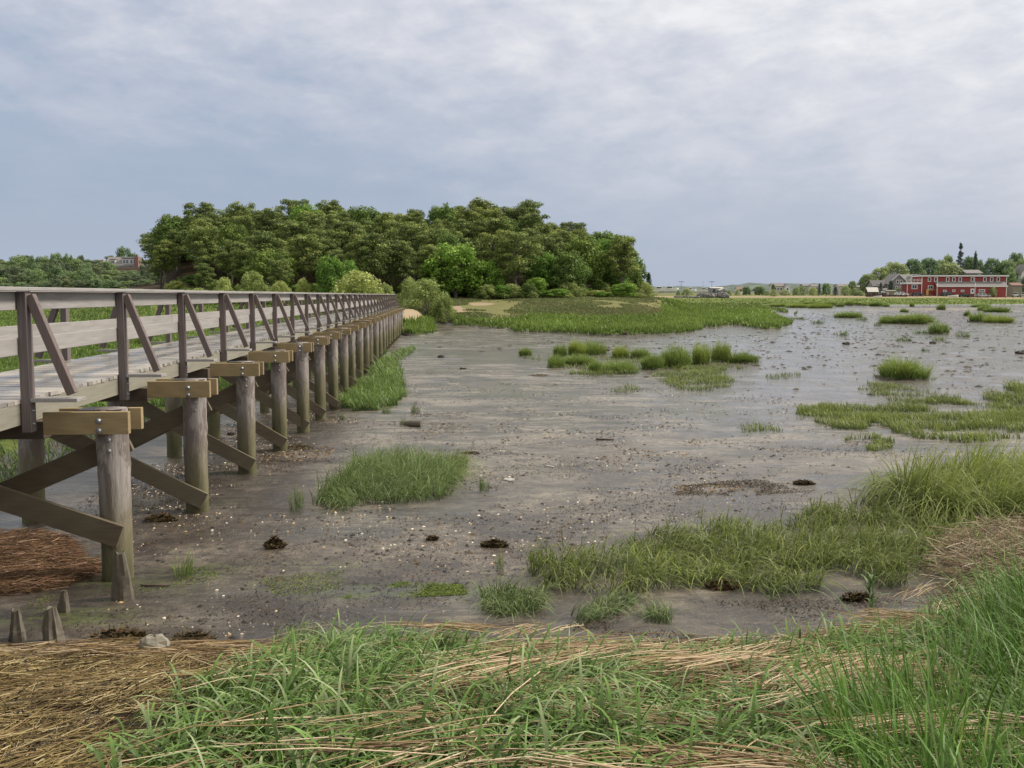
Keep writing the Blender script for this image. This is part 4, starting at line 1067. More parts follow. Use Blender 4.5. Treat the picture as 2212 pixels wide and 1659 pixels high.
def make_tree(kind, seed):
    rg = np.random.default_rng(seed); Vs = []; Cs = []; tb = MB(); N = 0
    def clump(c, rx, rz, n, size, asp, col, tip=None, up=.35):
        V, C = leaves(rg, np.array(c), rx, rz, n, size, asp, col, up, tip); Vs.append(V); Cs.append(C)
    if kind == 'pine':          # 8.5 m high
        seed = int(seed/100) if seed >= 100 else seed
        H = 8.5; lx, ly = rg.uniform(-.6, .6, 2)
        ax = lambda t: (lx*t*t+.15*math.sin(t*5+seed), ly*t*t, H*.93*t)
        tb.tube([(ax(t)[0], ax(t)[1], ax(t)[2]-.4*(t == 0)) for t in np.linspace(0, 1, 9)], [.19-.14*t for t in np.linspace(0, 1, 9)], 7)
        for i in range(40):
            t = .36+.62*(i+.5)/40; a = i*2.4+rg.uniform(-.6, .6)
            env = 2.9*math.sqrt(max(.02, 1-((t-.62)/.42)**2)); rr = env*rg.uniform(.40, 1.12)*(1 if i % 4 else .4)*(.82 if seed % 2 else 1.05)
            x0, y0, z0 = ax(t-.08); z1 = z0+.9+rr*.12
            c = (x0+rr*math.cos(a), y0+rr*math.sin(a), z1)
            tb.tube([(x0, y0, z0-.3), ((x0+c[0])/2, (y0+c[1])/2, (z0+z1)/2-.25), (c[0], c[1], z1-.15)], [.06, .045, .02], 5)
            k = rg.uniform(.75, 1.25)
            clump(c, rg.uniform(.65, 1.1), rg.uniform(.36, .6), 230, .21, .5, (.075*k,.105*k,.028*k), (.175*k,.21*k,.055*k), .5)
        for i in range(5):      # dead lower limbs
            t = rg.uniform(.2, .42); a = rg.uniform(0, 6.28); x0, y0, z0 = ax(t); L = rg.uniform(.8, 1.8)
            tb.tube([(x0, y0, z0), (x0+L*math.cos(a), y0+L*math.sin(a), z0+rg.uniform(-.2, .4))], [.03, .012], 4)
    elif kind in ('oak', 'oakb'):         # 8 m high, 9 m wide
        tb.tube([(0,0,-.4),(.1,0,1.5),(.0,.1,3.2),(.1,0,5.5)], [.26,.2,.16,.06], 8)
        for i in range(36):
            a = i*2.4+rg.uniform(-.4, .4); t = (i+.5)/36; z = 1.3+5.8*t
            rr = 3.6*math.sqrt(max(.03, 1-((t-.40)/.66)**2))*rg.uniform(.45, 1.0)
            c = (rr*math.cos(a), rr*math.sin(a), z)
            tb.tube([(0, 0, max(.8, z*.55)), (c[0]*.5, c[1]*.5, z*.8), c], [.09, .06, .02], 5)
            k = rg.uniform(.8, 1.2)
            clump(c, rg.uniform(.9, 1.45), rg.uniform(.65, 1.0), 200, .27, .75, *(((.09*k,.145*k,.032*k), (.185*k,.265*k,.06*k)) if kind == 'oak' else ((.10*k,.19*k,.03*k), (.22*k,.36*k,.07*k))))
    elif kind == 'shrub':       # 4 m high, 6 m wide
        for i in range(34):
            a = i*2.4+rg.uniform(-.4, .4); t = (i+.5)/34; z = .35+3.1*t
            rr = 2.5*math.sqrt(max(.03, 1-t**1.7))*rg.uniform(.5, 1.0)
            c = (rr*math.cos(a), rr*math.sin(a), z)
            if i % 2 == 0: tb.tube([(0, 0, -.2), (c[0]*.5, c[1]*.5, z*.5), c], [.05, .035, .012], 4)
            k = rg.uniform(.85, 1.18)
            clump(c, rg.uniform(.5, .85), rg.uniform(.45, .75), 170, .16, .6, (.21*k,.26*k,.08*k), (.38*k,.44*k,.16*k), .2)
    elif kind in ('round', 'roundy'):   # 8 m high, 9 m wide, closed dome
        tb.tube([(0,0,-.4),(.1,0,2),(0,.1,5.5)], [.26,.18,.06], 8)
        for i in range(64):
            a = i*2.4+rg.uniform(-.4, .4); t = (i+.5)/64; z = .9+6.2*t
            rr = 3.6*math.sqrt(max(.02, 1-((t-.30)/.74)**2))*rg.uniform(.55, 1.0)
            k = rg.uniform(.8, 1.22)
            clump((rr*math.cos(a), rr*math.sin(a), z), rg.uniform(.75, 1.15), rg.uniform(.55, .85), 130, .27, .7,
                  *(((.09*k,.15*k,.04*k), (.18*k,.27*k,.07*k)) if kind == 'round' else ((.15*k,.19*k,.055*k), (.27*k,.33*k,.10*k))))
    elif kind == 'cedar':       # 6 m high, narrow
        tb.tube([(0,0,-.3),(0,0,3),(0,0,5.8)], [.12,.08,.02], 6)
        for i in range(26):
            t = (i+.5)/26; z = .5+5.3*t; a = i*2.4; rr = 1.05*(1-t)**.7*rg.uniform(.3, .8); k = rg.uniform(.8, 1.2)
            clump((rr*math.cos(a), rr*math.sin(a), z), .35+.45*(1-t), .55, 120, .2, .4, (.028*k,.045*k,.018*k), (.045*k,.07*k,.022*k), .1)
    elif kind == 'spruce':      # 14 m high
        tb.tube([(0,0,-.3),(0,0,7),(0,0,13.6)], [.25,.15,.03], 6)
        for i in range(60):
            t = (i+.5)/60; z = 1.5+12.0*t; a = i*2.4; rr = (2.1*(1-t)**.9+.15)*rg.uniform(.35, 1.0); k = rg.uniform(.8, 1.2)
            if rg.random() < .18: continue
            tb.tube([(0, 0, z), (rr*math.cos(a), rr*math.sin(a), z-.15)], [.05, .015], 4)
            clump((rr*math.cos(a), rr*math.sin(a), z), (.28+.75*(1-t)), .35, 90, .3, .35, (.04*k,.06*k,.03*k), (.06*k,.085*k,.04*k), .3)
    V = np.concatenate(Vs); C = np.concatenate(Cs); Fc = np.arange(len(V)).reshape(-1, 4)
    mat = M['needle'] if kind in ('pine','cedar','spruce') else M['leaf']
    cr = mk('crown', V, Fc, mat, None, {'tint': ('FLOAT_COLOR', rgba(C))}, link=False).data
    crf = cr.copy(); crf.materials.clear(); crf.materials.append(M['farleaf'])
    tr = tb.build('trunk', M['bark'], link=False).data
    return cr, crf, tr
BASEH = {'round':8.0,'roundy':8.0,'pine':8.9,'oak':8.0,'oakb':8.0,'shrub':4.0,'cedar':6.3,'spruce':14.0}
BASEW = {'round':9.0,'roundy':9.0,'pine':6.8,'oak':7.6,'oakb':8.4,'shrub':4.7,'cedar':2.6,'spruce':3.6}
TREES = {k: [make_tree(k, 100*i+hash_) for i in range(n)] for k, n, hash_ in (('pine',8,1),('oak',5,2),('round',3,7),('roundy',2,8),('oakb',3,6),('shrub',4,3),('cedar',2,4),('spruce',1,5))}
NM = {'round':'deciduous_tree','roundy':'deciduous_tree','pine':'pine_tree','oak':'deciduous_tree','oakb':'deciduous_tree','shrub':'shrub','cedar':'cedar_tree','spruce':'spruce_tree'}
def tree(kind, x, y, h, label, group=None, w=None, far=False, z=None, i=None):
    i = random.randrange(1000) if i is None else i
    cr, crf, tr = TREES[kind][i % len(TREES[kind])]
    o = empty(NM[kind], (x, y, (gz(x, y) if z is None else z)), random.uniform(0, 6.28), label, {'pine':'pine tree','round':'tree','roundy':'tree','oak':'tree','oakb':'tree','shrub':'shrub','cedar':'cedar tree','spruce':'spruce tree'}[kind], group)
    sz = h/BASEH[kind]; sw = (w/BASEW[kind]) if w else sz*random.uniform(.92, 1.12)
    o.scale = (sw, sw, sz)
    for nm, me in (('crown', crf if far else cr), ('trunk', tr)):
        c = bpy.data.objects.new(nm, me); COL.objects.link(c); c.parent = o
    return o
def tree_px(kind, xc, yb, yt, wpx, Y, label, group=None, far=False, ground=True):
    p = at(xc, yb, Y); z = gz(p.x, Y); zt = at(xc, yt, Y).z
    return tree(kind, p.x, Y, max(1.0, zt-z), label, group, w=wpx*Y/F, far=far)

# hill trees
pts = []; tries = 0
random.seed(5)
while len(pts) < 262 and tries < 60000:
    tries += 1
    a = random.uniform(-.352, .117); y = random.uniform(141, 206); x = a*y
    # outline of the wood
    lim = 141+max(0, (-.24-a))*170+max(0, a-.02)*55
    if y < lim or y > 200-(max(0, a-.05)*120): continue
    if any((x-q[0])**2+(y-q[1])**2 < (4.3 if y < 175 else 4.9)**2 for q in pts): continue
    pts.append((x, y))
for (x, y) in pts:
    a = x/y; r_ = random.random()
    dec = r_ < (.15 if a < .0 else (.34 if a < .07 else .68))
    bright = random.random() < .35
    h = random.uniform(6.4, 10.2)
    if a > .12: h *= .8
    side = 'left' if a < -.22 else ('middle' if a < -.06 else ('right-hand' if a < .07 else 'far right'))
    row = 'front edge' if y < 155 else ('slope' if y < 178 else 'crest')
    if dec: tree('oakb' if bright else 'oak', x, y, h*.92, 'light green leafy tree among pines on the %s %s of the island' % (side, row), 'leafy trees on the %s %s of the island' % (side, row), w=random.uniform(5.2, 7.5))
    else: tree('pine', x, y, h, 'dark green pitch pine on the %s %s of the wooded island' % (side, row), 'pines on the %s %s of the island' % (side, row))
random.seed(9)
for a in [
 ('oakb', 985, 645, 524, 140, 139, 'big round bright green tree in front of the pines, right of the bridge end'),
 ('oakb', 1050, 643, 560, 80, 141, 'smaller bright tree growing against the right of the big round one'),
 ('oakb', 1157, 645, 598, 56, 140, 'small light green tree at the wood edge right of the big round tree'),
 ('shrub', 1098, 648, 618, 50, 138, 'low spreading bush at the right foot of the big round tree'),
 ('oakb', 1250, 642, 604, 34, 146, 'small bright yellow-green sapling before the dark wood at right'),
 ('shrub', 1212, 646, 622, 60, 142, 'low green bush left of the yellow-green sapling'),
 ('shrub', 1305, 645, 610, 34, 150, 'upright bush right of the yellow-green sapling'),
 ('shrub', 1345, 643, 612, 54, 158, 'rounded bush on the right shoulder of the island'),
 ('shrub', 1387, 641, 607, 56, 166, 'pale yellow-green bush at the right tip of the island'),
 ('shrub', 1290, 648, 630, 70, 144, 'low scrub in front of the upright bush at right'),
 ('shrub', 1365, 646, 630, 60, 160, 'low scrub in front of the bush at the right tip'),
 ('cedar', 1401, 640, 588, 24, 180, 'dark narrow cedar alone at the right tip of the island'),
 ('shrub', 922, 676, 600, 92, 108, 'large olive-green bush right beside the end of the bridge'),
 ('shrub', 885, 665, 598, 46, 112, 'taller left shoulder of bush behind the bridge end'),
 ('shrub', 962, 674, 632, 44, 107, 'low olive bush at the right foot of the large one'),
 ('shrub', 775, 652, 584, 130, 114, 'broad pale olive bush behind the bridge railing'),
 ('oakb', 715, 648, 549, 72, 122, 'tall light green tree above the broad pale bush'),
 ('oakb', 757, 648, 560, 50, 130, 'bright green sapling behind the broad pale bush'),
 ('shrub', 655, 650, 600, 40, 122, 'small dark green bush left of the broad pale bush'),
 ('shrub', 486, 650, 598, 48, 124, 'yellow-green bush behind the railing, leftmost of the pale ones'),
 ('shrub', 545, 650, 585, 74, 126, 'wide light green bush right of the yellow-green one'),
 ('shrub', 605, 652, 606, 50, 124, 'low green bush between the two pale bushes behind the railing'),
 ('shrub', 430, 652, 622, 60, 130, 'low bush behind the railing at the left edge of the wood'),
 ('shrub', 835, 655, 612, 40, 122, 'dark green bush just left of the bridge end'),
 ('pine', 600, 648, 556, 70, 134, 'lone front pine with open tiered branches behind the railing'),
 ('pine', 445, 650, 565, 60, 134, 'short front pine at the left of the wood'),
]: tree_px(a[0], a[1], a[2], a[3], a[4], a[5], a[6])
# left backdrop
random.seed(21)
SX = [-200, 0, 30, 62, 75, 95, 125, 150, 178, 200, 225, 260, 300, 330]; SY = [575, 572, 567, 562, 552, 560, 547, 556, 551, 558, 562, 566, 562, 560]
for Y, step, yo, rowname in ((226, 17, 46, 'front'), (246, 19, 26, 'middle'), (268, 21, 10, 'back')):
    xx = -150+random.uniform(0, 10)
    while xx < 318:
        yt = np.interp(xx, SX, SY)+yo+random.uniform(-7, 7)
        if 215 < xx < 312 and yo < 30: yt = max(yt, 592+random.uniform(-3, 4))
        k = 'pine' if random.random() < .62 else 'oak'
        tree_px(k, xx, 640, yt, random.uniform(30, 44), Y+random.uniform(-4, 4), '%s in the %s row of the distant wood beyond the left marsh' % ('dark pine' if k == 'pine' else 'light green leafy tree', rowname), '%ss in the %s row of the left distant wood' % ('pine' if k == 'pine' else 'leafy tree', rowname), far=True)
        xx += step*random.uniform(.8, 1.25)
for xx, yt, w, k, lab in ((75,552,30,'oak','pale round treetop rising at the left of the distant wood'),(124,544,36,'oak','tallest dark round treetop in the left distant wood'),(150,547,24,'oak','pale upright treetop just right of the tallest one'),(178,548,22,'pine','thin dark treetop between the tallest one and the flagpole'),
                     (243,550,36,'pine','dark pine behind the left end of the hillside house'),(270,531,38,'oak','pale green tree rising behind the hillside house roof'),(292,546,24,'oak','leafy tree behind the brick chimney')):
    tree_px(k, xx, 640, yt, w, 285 if xx < 200 else 372, lab, far=True)
random.seed(77)
hp = []
for k in range(900):
    x = random.uniform(-175, -62); y = random.uniform(283, 332)
    if y > 326 and -150 < x < -100: continue
    if any((x-q[0])**2+(y-q[1])**2 < 42 for q in hp): continue
    hp.append((x, y)); z0 = gz(x, y)
    top = 10.9 if (-140 < x*345/y < -96) else 14.5+random.uniform(-1.5, 1)
    h = min(8.5, top-z0+random.uniform(-.6, .5))
    if h < 2: continue
    kk = 'pine' if random.random() < .5 else 'oak'
    tree(kk, x, y, h, 'dark pine on the slope below the hillside house' if kk == 'pine' else 'leafy tree on the slope below the hillside house', 'pines below the hillside house' if kk == 'pine' else 'leafy trees below the hillside house', w=random.uniform(5.5, 7.5), far=True)
# right shore trees, behind the buildings
def c4(x, y): return 1760+x*.2043, 499+y*.2043
for k, x0, x1, yt, Y, lab in [
 ('roundy',470,650,455,385,'olive tree at the left end of the right shore wood'),
 ('roundy',590,800,380,398,'yellow-green tree second from left in the right shore wood'),
 ('roundy',700,965,325,402,'broad yellow-green tree behind the grey gabled house'),
 ('round',930,1130,285,415,'dark round tree above the grey house roof'),
 ('round',1080,1290,278,420,'dark round tree behind the left end of the red building'),
 ('roundy',1240,1430,300,425,'dark tree behind the red building, left of the light one'),
 ('roundy',1330,1450,245,432,'dark treetop rising behind the light round tree'),
 ('roundy',1290,1550,335,392,'light green round tree close behind the red building'),
 ('spruce',1475,1575,105,412,'tall thin spruce rising above everything behind the red building'),
 ('round',1540,1700,262,425,'dark green tree right of the tall spruce'),
 ('round',1660,1775,290,420,'dark green tree at the right of the middle group on the shore'),
 ('cedar',1640,1725,220,402,'short pointed conifer right of the tall spruce'),
 ('round',1770,1960,280,400,'broad green tree behind the right end of the red building'),
 ('round',1900,2110,300,398,'green tree right of the red building with tiered branches'),
 ('round',2030,2200,218,430,'high dark treetop at the far right of the shore'),
 ('roundy',2080,2260,295,405,'yellow-green tree at the right edge of the picture'),
 ('round',2010,2120,430,372,'low green tree between the red building and the white house'),
 ('round',2180,2300,470,372,'green tree beside the parked white cars at the right edge'),
]:
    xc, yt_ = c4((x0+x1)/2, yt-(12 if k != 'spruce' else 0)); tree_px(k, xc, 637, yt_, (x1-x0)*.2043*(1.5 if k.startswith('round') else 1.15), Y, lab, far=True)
for k, x0, x1, yt, Y, lab in [
 ('round',60,175,545,352,'round green shore shrub tree left of the shore wood'),
 ('cedar',20,70,550,350,'dark pointed cedar against the round green shore tree'),
 ('cedar',178,255,585,346,'dark low cedar at the sand edge'),
 ('round',335,455,520,362,'pale bluish leafy tree on the shore'),
 ('shrub',270,370,570,356,'low green shrub left of the pale bluish tree'),
 ('shrub',385,455,600,350,'yellow-green shrub at the foot of the pale bluish tree'),
 ('shrub',440,520,630,349,'yellow-green low shrub beside the wooden bulkhead'),
 ('cedar',660,730,540,352,'dark small cedar left of the grey gabled house'),
 ('cedar',745,860,520,353,'dark wide cedar in front of the grey gabled house'),
 ('shrub',830,900,600,352,'yellow-green shrub at the corner of the grey house'),
 ('shrub',1835,1925,585,346,'round green bush in front of the red building wall'),
 ('shrub',1095,1190,410,352.5,'leafy treetop beside the pole at the left end of the red building'),
]:
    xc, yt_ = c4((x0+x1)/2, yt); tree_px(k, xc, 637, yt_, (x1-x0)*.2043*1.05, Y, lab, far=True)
def c5(x, y): return 1344+x*.2025, 544+y*.2025
for k, x0, x1, yt, Y, lab in [
 ('shrub',625,745,385,352,'round shrub on the rocky spit'),
 ('shrub',575,620,400,356,'small bare-looking shrub left of the round one on the spit'),
 ('cedar',955,1003,388,352,'dark blocky cedar standing on the breakwater rocks'),
 ('shrub',1108,1170,402,360,'small shrub right of the breakwater rocks'),
 ('shrub',1200,1260,390,420,'dark shrub before the small red-roofed building'),
 ('oak',1275,1370,368,430,'dark shrub tree on the spit, left of two'),
 ('oak',1400,1525,362,430,'dark shrub tree on the spit, right of two'),
 ('shrub',1580,1655,400,340,'round bush on the sand bank below the pale house'),
 ('oak',1590,1630,338,600,'dark tree at the left end of the pale distant house'),
 ('shrub',1810,1900,372,430,'green shrub right of the pale distant house'),
 ('shrub',1860,1965,358,440,'taller green shrub right of the pale distant house'),
 ('shrub',1985,2080,375,450,'low dark shrub below the distant twin houses'),
 ('shrub',1680,1790,400,460,'low scrub in front of the pale distant house'),
 ('shrub',1500,1590,412,440,'low scrub left of the pale distant house'),
]:
    xc, yt_ = c5((x0+x1)/2, yt); tree_px(k, xc, 637, yt_, (x1-x0)*.2025*1.05, Y, lab, far=True)
# undergrowth on the island floor
random.seed(33)
for k in range(46):
    a = random.uniform(-.34, .13); y = 139+max(0, -.24-a)*170+max(0, a-.02)*50+random.uniform(-3, 5); x = a*y
    side = 'left' if a < -.12 else 'right'
    tree(random.choice(['shrub','oakb','oak']), x, y, random.uniform(.8, 2.4), 'low green scrub bush along the foot of the island wood, %s half' % side, 'scrub bushes at the foot of the wood, %s half' % side, w=random.uniform(2.5, 4.5))
random.seed(35)
for k in range(14):
    a = random.uniform(-.38, -.13); y = 128+random.uniform(-5, 8)
    tree('shrub', a*y, y, random.uniform(1.0, 1.8), 'low scrub bush seen through the railing before the island wood', 'scrub bushes seen through the railing', w=random.uniform(2.5, 5))

# far wooded ridge
def ridge():
    nx, ny = 420, 14; xs = np.linspace(-700, 1500, nx); ys = np.linspace(1500, 1900, ny)
    X, Y_ = np.meshgrid(xs, ys); a = X/Y_
    Ht = np.interp(a, [-.5,.13,.17,.20,.235,.27,.30,.36,.6], [22,15,15.5,14,21,20,20.5,17,17])
    t = (Y_-1500)/400; prof = np.minimum(1, (t*3.2)**.5)
    Z = 4+Ht*prof*(.9+.12*(fbm(X*.05, Y_*.05, 7, 4)-.5)*2)+2.2*(fbm(X*.12, Y_*.12, 9, 3)-.5)
    Z[-1] = 0
    i = (np.arange(ny-1)[:, None]*nx+np.arange(nx-1)[None, :]).ravel()
    Fc = np.stack([i, i+1, i+nx+1, i+nx], 1)
    t_ = NT('distant_woodland'); gp = t_.n('ShaderNodeNewGeometry').outputs['Position']
    n = t_.noise(t_.mapping(gp, (.05,.05,.22)), 1.0, 6, .7)
    t_.bsdf(Base_Color=t_.ramp(n, [(.38, (.06,.085,.075)), (.62, (.13,.165,.135))]), Roughness=.9)
    tag(mk('far_woodland', np.stack([X.ravel(), Y_.ravel(), Z.ravel()], 1), Fc, t_.m), 'low hazy wooded ridge along the horizon at right', 'woodland', kind='stuff')
ridge()

# ------------------------------------------------------------------ buildings
def window(parent, x, y, z, w, h, depth=.12, mull=1, frame='white', horiz=1):
    """window on a wall that faces -Y; x,z = centre, y = wall plane"""
    m = MB(); t = .20
    m.box(x-w/2-t, x-w/2, y-depth, y+.02, z-h/2-t, z+h/2+t); m.box(x+w/2, x+w/2+t, y-depth, y+.02, z-h/2-t, z+h/2+t)
    m.box(x-w/2, x+w/2, y-depth, y+.02, z+h/2, z+h/2+t); m.box(x-w/2, x+w/2, y-depth, y+.02, z-h/2-t, z-h/2)
    for k in range(1, mull): m.box(x-w/2+w*k/mull-.05, x-w/2+w*k/mull+.05, y-depth*.8, y+.02, z-h/2, z+h/2)
    for k in range(1, horiz): m.box(x-w/2, x+w/2, y-depth*.78, y+.02, z-h/2+h*k/horiz-.035, z-h/2+h*k/horiz+.035)
    f = m.build('window', M[frame], parent)
    g_ = MB(); g_.box(x-w/2, x+w/2, y-.03, y+.01, z-h/2, z+h/2); g_.build('pane', M['glass'], f); return f
def gable(parent, x0, x1, y0, y1, z0, ze, zr, wall, roof, axis='x', ov=.35, chimney=None):
    """walls + pitched roof. axis = direction of the ridge"""
    m = MB()
    if axis == 'x':
        ym = (y0+y1)/2
        V = [(x0,y0,z0),(x1,y0,z0),(x1,y1,z0),(x0,y1,z0),(x0,y0,ze),(x1,y0,ze),(x1,y1,ze),(x0,y1,ze),(x0,ym,zr),(x1,ym,zr)]
        Fs = [(0,1,5,4),(1,2,6,9,5),(2,3,7,6),(3,0,4,8,7)]
    else:
        xm = (x0+x1)/2
        V = [(x0,y0,z0),(x1,y0,z0),(x1,y1,z0),(x0,y1,z0),(x0,y0,ze),(x1,y0,ze),(x1,y1,ze),(x0,y1,ze),(xm,y0,zr),(xm,y1,zr)]
        Fs = [(0,1,5,8,4),(1,2,6,5),(2,3,7,9,6),(3,0,4,7)]
    m.add(V, Fs); m.build('wall', M[wall], parent)
    r = MB(); tk = .16; e = .05
    if axis == 'x':
        s = (zr-ze)/((y1-y0)/2)
        for ya, sg in ((y0, 1), (y1, -1)):
            yo = ya-sg*ov; zo = ze-s*ov
            V = [(x0-ov,yo,zo+e),(x1+ov,yo,zo+e),(x1+ov,ym,zr+e),(x0-ov,ym,zr+e)]
            r.add(V+[(a, b_, c+tk) for a, b_, c in V], [(0,1,2,3),(4,5,6,7),(0,1,5,4),(1,2,6,5),(2,3,7,6),(3,0,4,7)])
    else:
        s = (zr-ze)/((x1-x0)/2)
        for xa, sg in ((x0, 1), (x1, -1)):
            xo = xa-sg*ov; zo = ze-s*ov
            V = [(xo,y0-ov,zo+e),(xo,y1+ov,zo+e),(xm,y1+ov,zr+e),(xm,y0-ov,zr+e)]
            r.add(V+[(a, b_, c+tk) for a, b_, c in V], [(0,1,2,3),(4,5,6,7),(0,1,5,4),(1,2,6,5),(2,3,7,6),(3,0,4,7)])
    ro = r.build('roof', M[roof], parent)
    if axis == 'y':
        t = MB()
        for xa, sg in ((x0, 1), (x1, -1)):
            t.beam((xa-sg*ov, y0-ov-.03, ze-s*ov+e), (xm, y0-ov-.03, zr+e), .06, .28, 0)
        t.build('rake_board', M['white'], parent)
    return ro
ppm = F/350.0; Kx = .1175/ppm
gr = gz(at(2060, 640, 350).x, 350)
px0 = at(1952+320*.1175, 636, 350)
RB = empty('red_building', (px0.x, 350, 3.65+(637.6-(576+490*.1175))/ppm-.1), -.045, 'long two-storey red shingled building with white trim and flat roof on the far shore', 'building')
def rx(v): return (v-320)*Kx
def rz2(v): return (490-v)*Kx
m = MB(); m.box(rx(320), rx(1840), 0, 9, -1.5, rz2(178)); m.build('wall', M['red'], RB)
m = MB(); m.box(rx(300), rx(1870), -.75, 9.4, rz2(180), rz2(157)); m.build('fascia', M['white'], RB)
m = MB(); m.box(rx(320), rx(1850), -.4, 9.2, rz2(157), rz2(147)); m.build('roof', M['flash'], RB)
m = MB(); m.box(rx(548), rx(1790), -2.6, 0, -1.5, rz2(362)); m.build('lower_wall', M['red'], RB)
m = MB()
V = [(rx(535),-2.9,rz2(362)),(rx(1802),-2.9,rz2(362)),(rx(1802),.0,rz2(276)),(rx(560),.0,rz2(276))]
m.add(V+[(a, b_, c+.15) for a, b_, c in V], [(0,1,2,3),(4,5,6,7),(0,1,5,4),(1,2,6,5),(2,3,7,6),(3,0,4,7)]); m.build('lean_to_roof', M['greyroof'], RB)
m = MB()
m.box(rx(538), rx(1800), -2.96, -2.90, rz2(370), rz2(355))
for v in (552, 1228, 1784): m.box(rx(v)-.11, rx(v)+.11, -2.67, -2.6, -1.0, rz2(368))
for v in (325, 1838): m.box(rx(v)-.13, rx(v)+.13, -.07, 0, -1.0, rz2(180))
for v0, v1 in ((545, 606), (1225, 1268)):
    m.beam((rx(v0), -2.85, rz2(352)), (rx(v0)+(rx(v1)-rx(v0))*.7, -1.2, rz2(300)), .12, .2, 0); m.beam((rx(v0)+(rx(v1)-rx(v0))*.7, -1.2, rz2(300)), (rx(v1), -.1, rz2(262)), .12, .2, 0)
    m.box(rx(v1)-.07, rx(v1)+.07, -.12, 0, rz2(265), rz2(182))
m.build('trim', M['white'], RB)
for v in (458, 572, 785, 895, 1008, 1228, 1450, 1572, 1690): window(RB, rx(v), 0, rz2(233), .72, 1.15)
window(RB, rx(484), 0, rz2(378), 1.45, .95, mull=2)
window(RB, rx(690), -2.6, rz2(443), .8, .35); window(RB, rx(850), -2.6, rz2(438), .6, .4); window(RB, rx(1006), -2.6, rz2(442), .75, .35); window(RB, rx(1350), -2.6, rz2(440), 1.7, .6, mull=3)
m = MB(); m.box(rx(1148), rx(1214), -2.70, -2.6, -.05, rz2(402)); d_ = m.build('door', M['white'], RB)
m = MB(); m.box(rx(1168), rx(1196), -2.73, -2.70, rz2(462), rz2(425)); m.build('pane', M['glass'], d_)
m = MB(); m.box(rx(68), rx(318), .3, 6, -1.5, rz2(318)); m.build('annex_wall', M['red'], RB)
m = MB(); m.box(rx(45), rx(322), -.2, 6.3, rz2(318), rz2(284)); m.build('annex_roof', M['white'], RB)
m = MB()
for z_ in (252, 232): m.box(rx(45), rx(322), -.1, 0, rz2(z_+2), rz2(z_-3))
for v in (50, 135, 185, 250, 318): m.box(rx(v)-.05, rx(v)+.05, -.1, .0, rz2(284), rz2(225))
m.build('balcony_rail', M['white'], RB)
window(RB, rx(200), .3, rz2(368), 1.55, 1.15, mull=2)
m = MB(); m.box(rx(65), rx(76), .22, .3, -1, rz2(318)); m.build('corner_board', M['white'], RB)
m = MB()
for v in (388, 415): m.box(rx(v)-.09, rx(v)+.09, -1.6, -1.45, -.6, rz2(415))
m.box(rx(388)-.09, rx(415)+.09, -1.65, -1.4, rz2(422), rz2(412)); m.box(rx(388), rx(530), -1.6, -1.5, rz2(432), rz2(425)); m.box(rx(395), rx(408), -1.55, -1.5, -.6, rz2(425))
m.build('yellow_stair_frame', M['yellow'], RB)
m = MB(); m.tube([(rx(382),.5,rz2(157)),(rx(382),.5,rz2(125))], .12, 8); m.tube([(rx(302),1.5,rz2(230)),(rx(302),1.5,rz2(100))], .09, 8); m.build('vent_pipe', M['steel'], RB)
m = MB(); m.box(rx(1800), rx(1890), -1.4, 2, rz2(345), rz2(330)); m.box(rx(1870), rx(1880), -1.3, -1.2, -.5, rz2(345)); m.box(rx(1805), rx(1950), -1.2, -1.1, rz2(410), rz2(400))
for q in range(7): m.box(rx(1810+q*22), rx(1814+q*22), -1.2, -1.1, -.6, rz2(400))
m.build('porch', M['greyroof'], RB)

# grey gabled house
Kg = Kx*1.04; Yg = 366
p = at(1760+1345*.1175, 636, Yg)
GH = empty('grey_gabled_house', (p.x, Yg, 3.65+(637.6-635)/(F/Yg)-.2), 0, 'grey shingled house with a steep white-trimmed gable left of the red building', 'house')
def gx(v): return (v-1345)*Kg
def gzv(v): return (500-v)*Kg
gable(GH, gx(1345), gx(1718), 0, 9, -2, gzv(300), gzv(128), 'grey', 'greyroof', 'y')
gable(GH, gx(1560), gx(2050), 3.0, 11, -2, gzv(262), gzv(135), 'grey', 'greyroof', 'x')
gable(GH, gx(1768), gx(1838), 1.2, 6, gzv(290), gzv(222), gzv(172), 'cream', 'greyroof', 'y', ov=.15)
gable(GH, gx(1105), gx(1400), 2, 9, -2, gzv(345), gzv(245), 'grey', 'darkroof', 'x')
for v, z_, w_, h_, mm in ((1510,265,.6,.9,1),(1580,265,.6,.9,1),(1500,368,.6,.45,1),(1580,366,.7,.35,1),(1662,372,1.1,.6,2),(1660,440,.7,1.0,1)): window(GH, gx(v), 0, gzv(z_), w_, h_, mull=mm)
window(GH, gx(1803), 1.2, gzv(240), .5, .6)
window(GH, gx(1300), 2, gzv(375), .7, .8)
m = MB()
for v in (1217, 1262):
    m.box(gx(v)-.32, gx(v)+.32, 2.55, 3.15, gzv(310), gzv(290))
m.build('skylight', M['white'], GH)

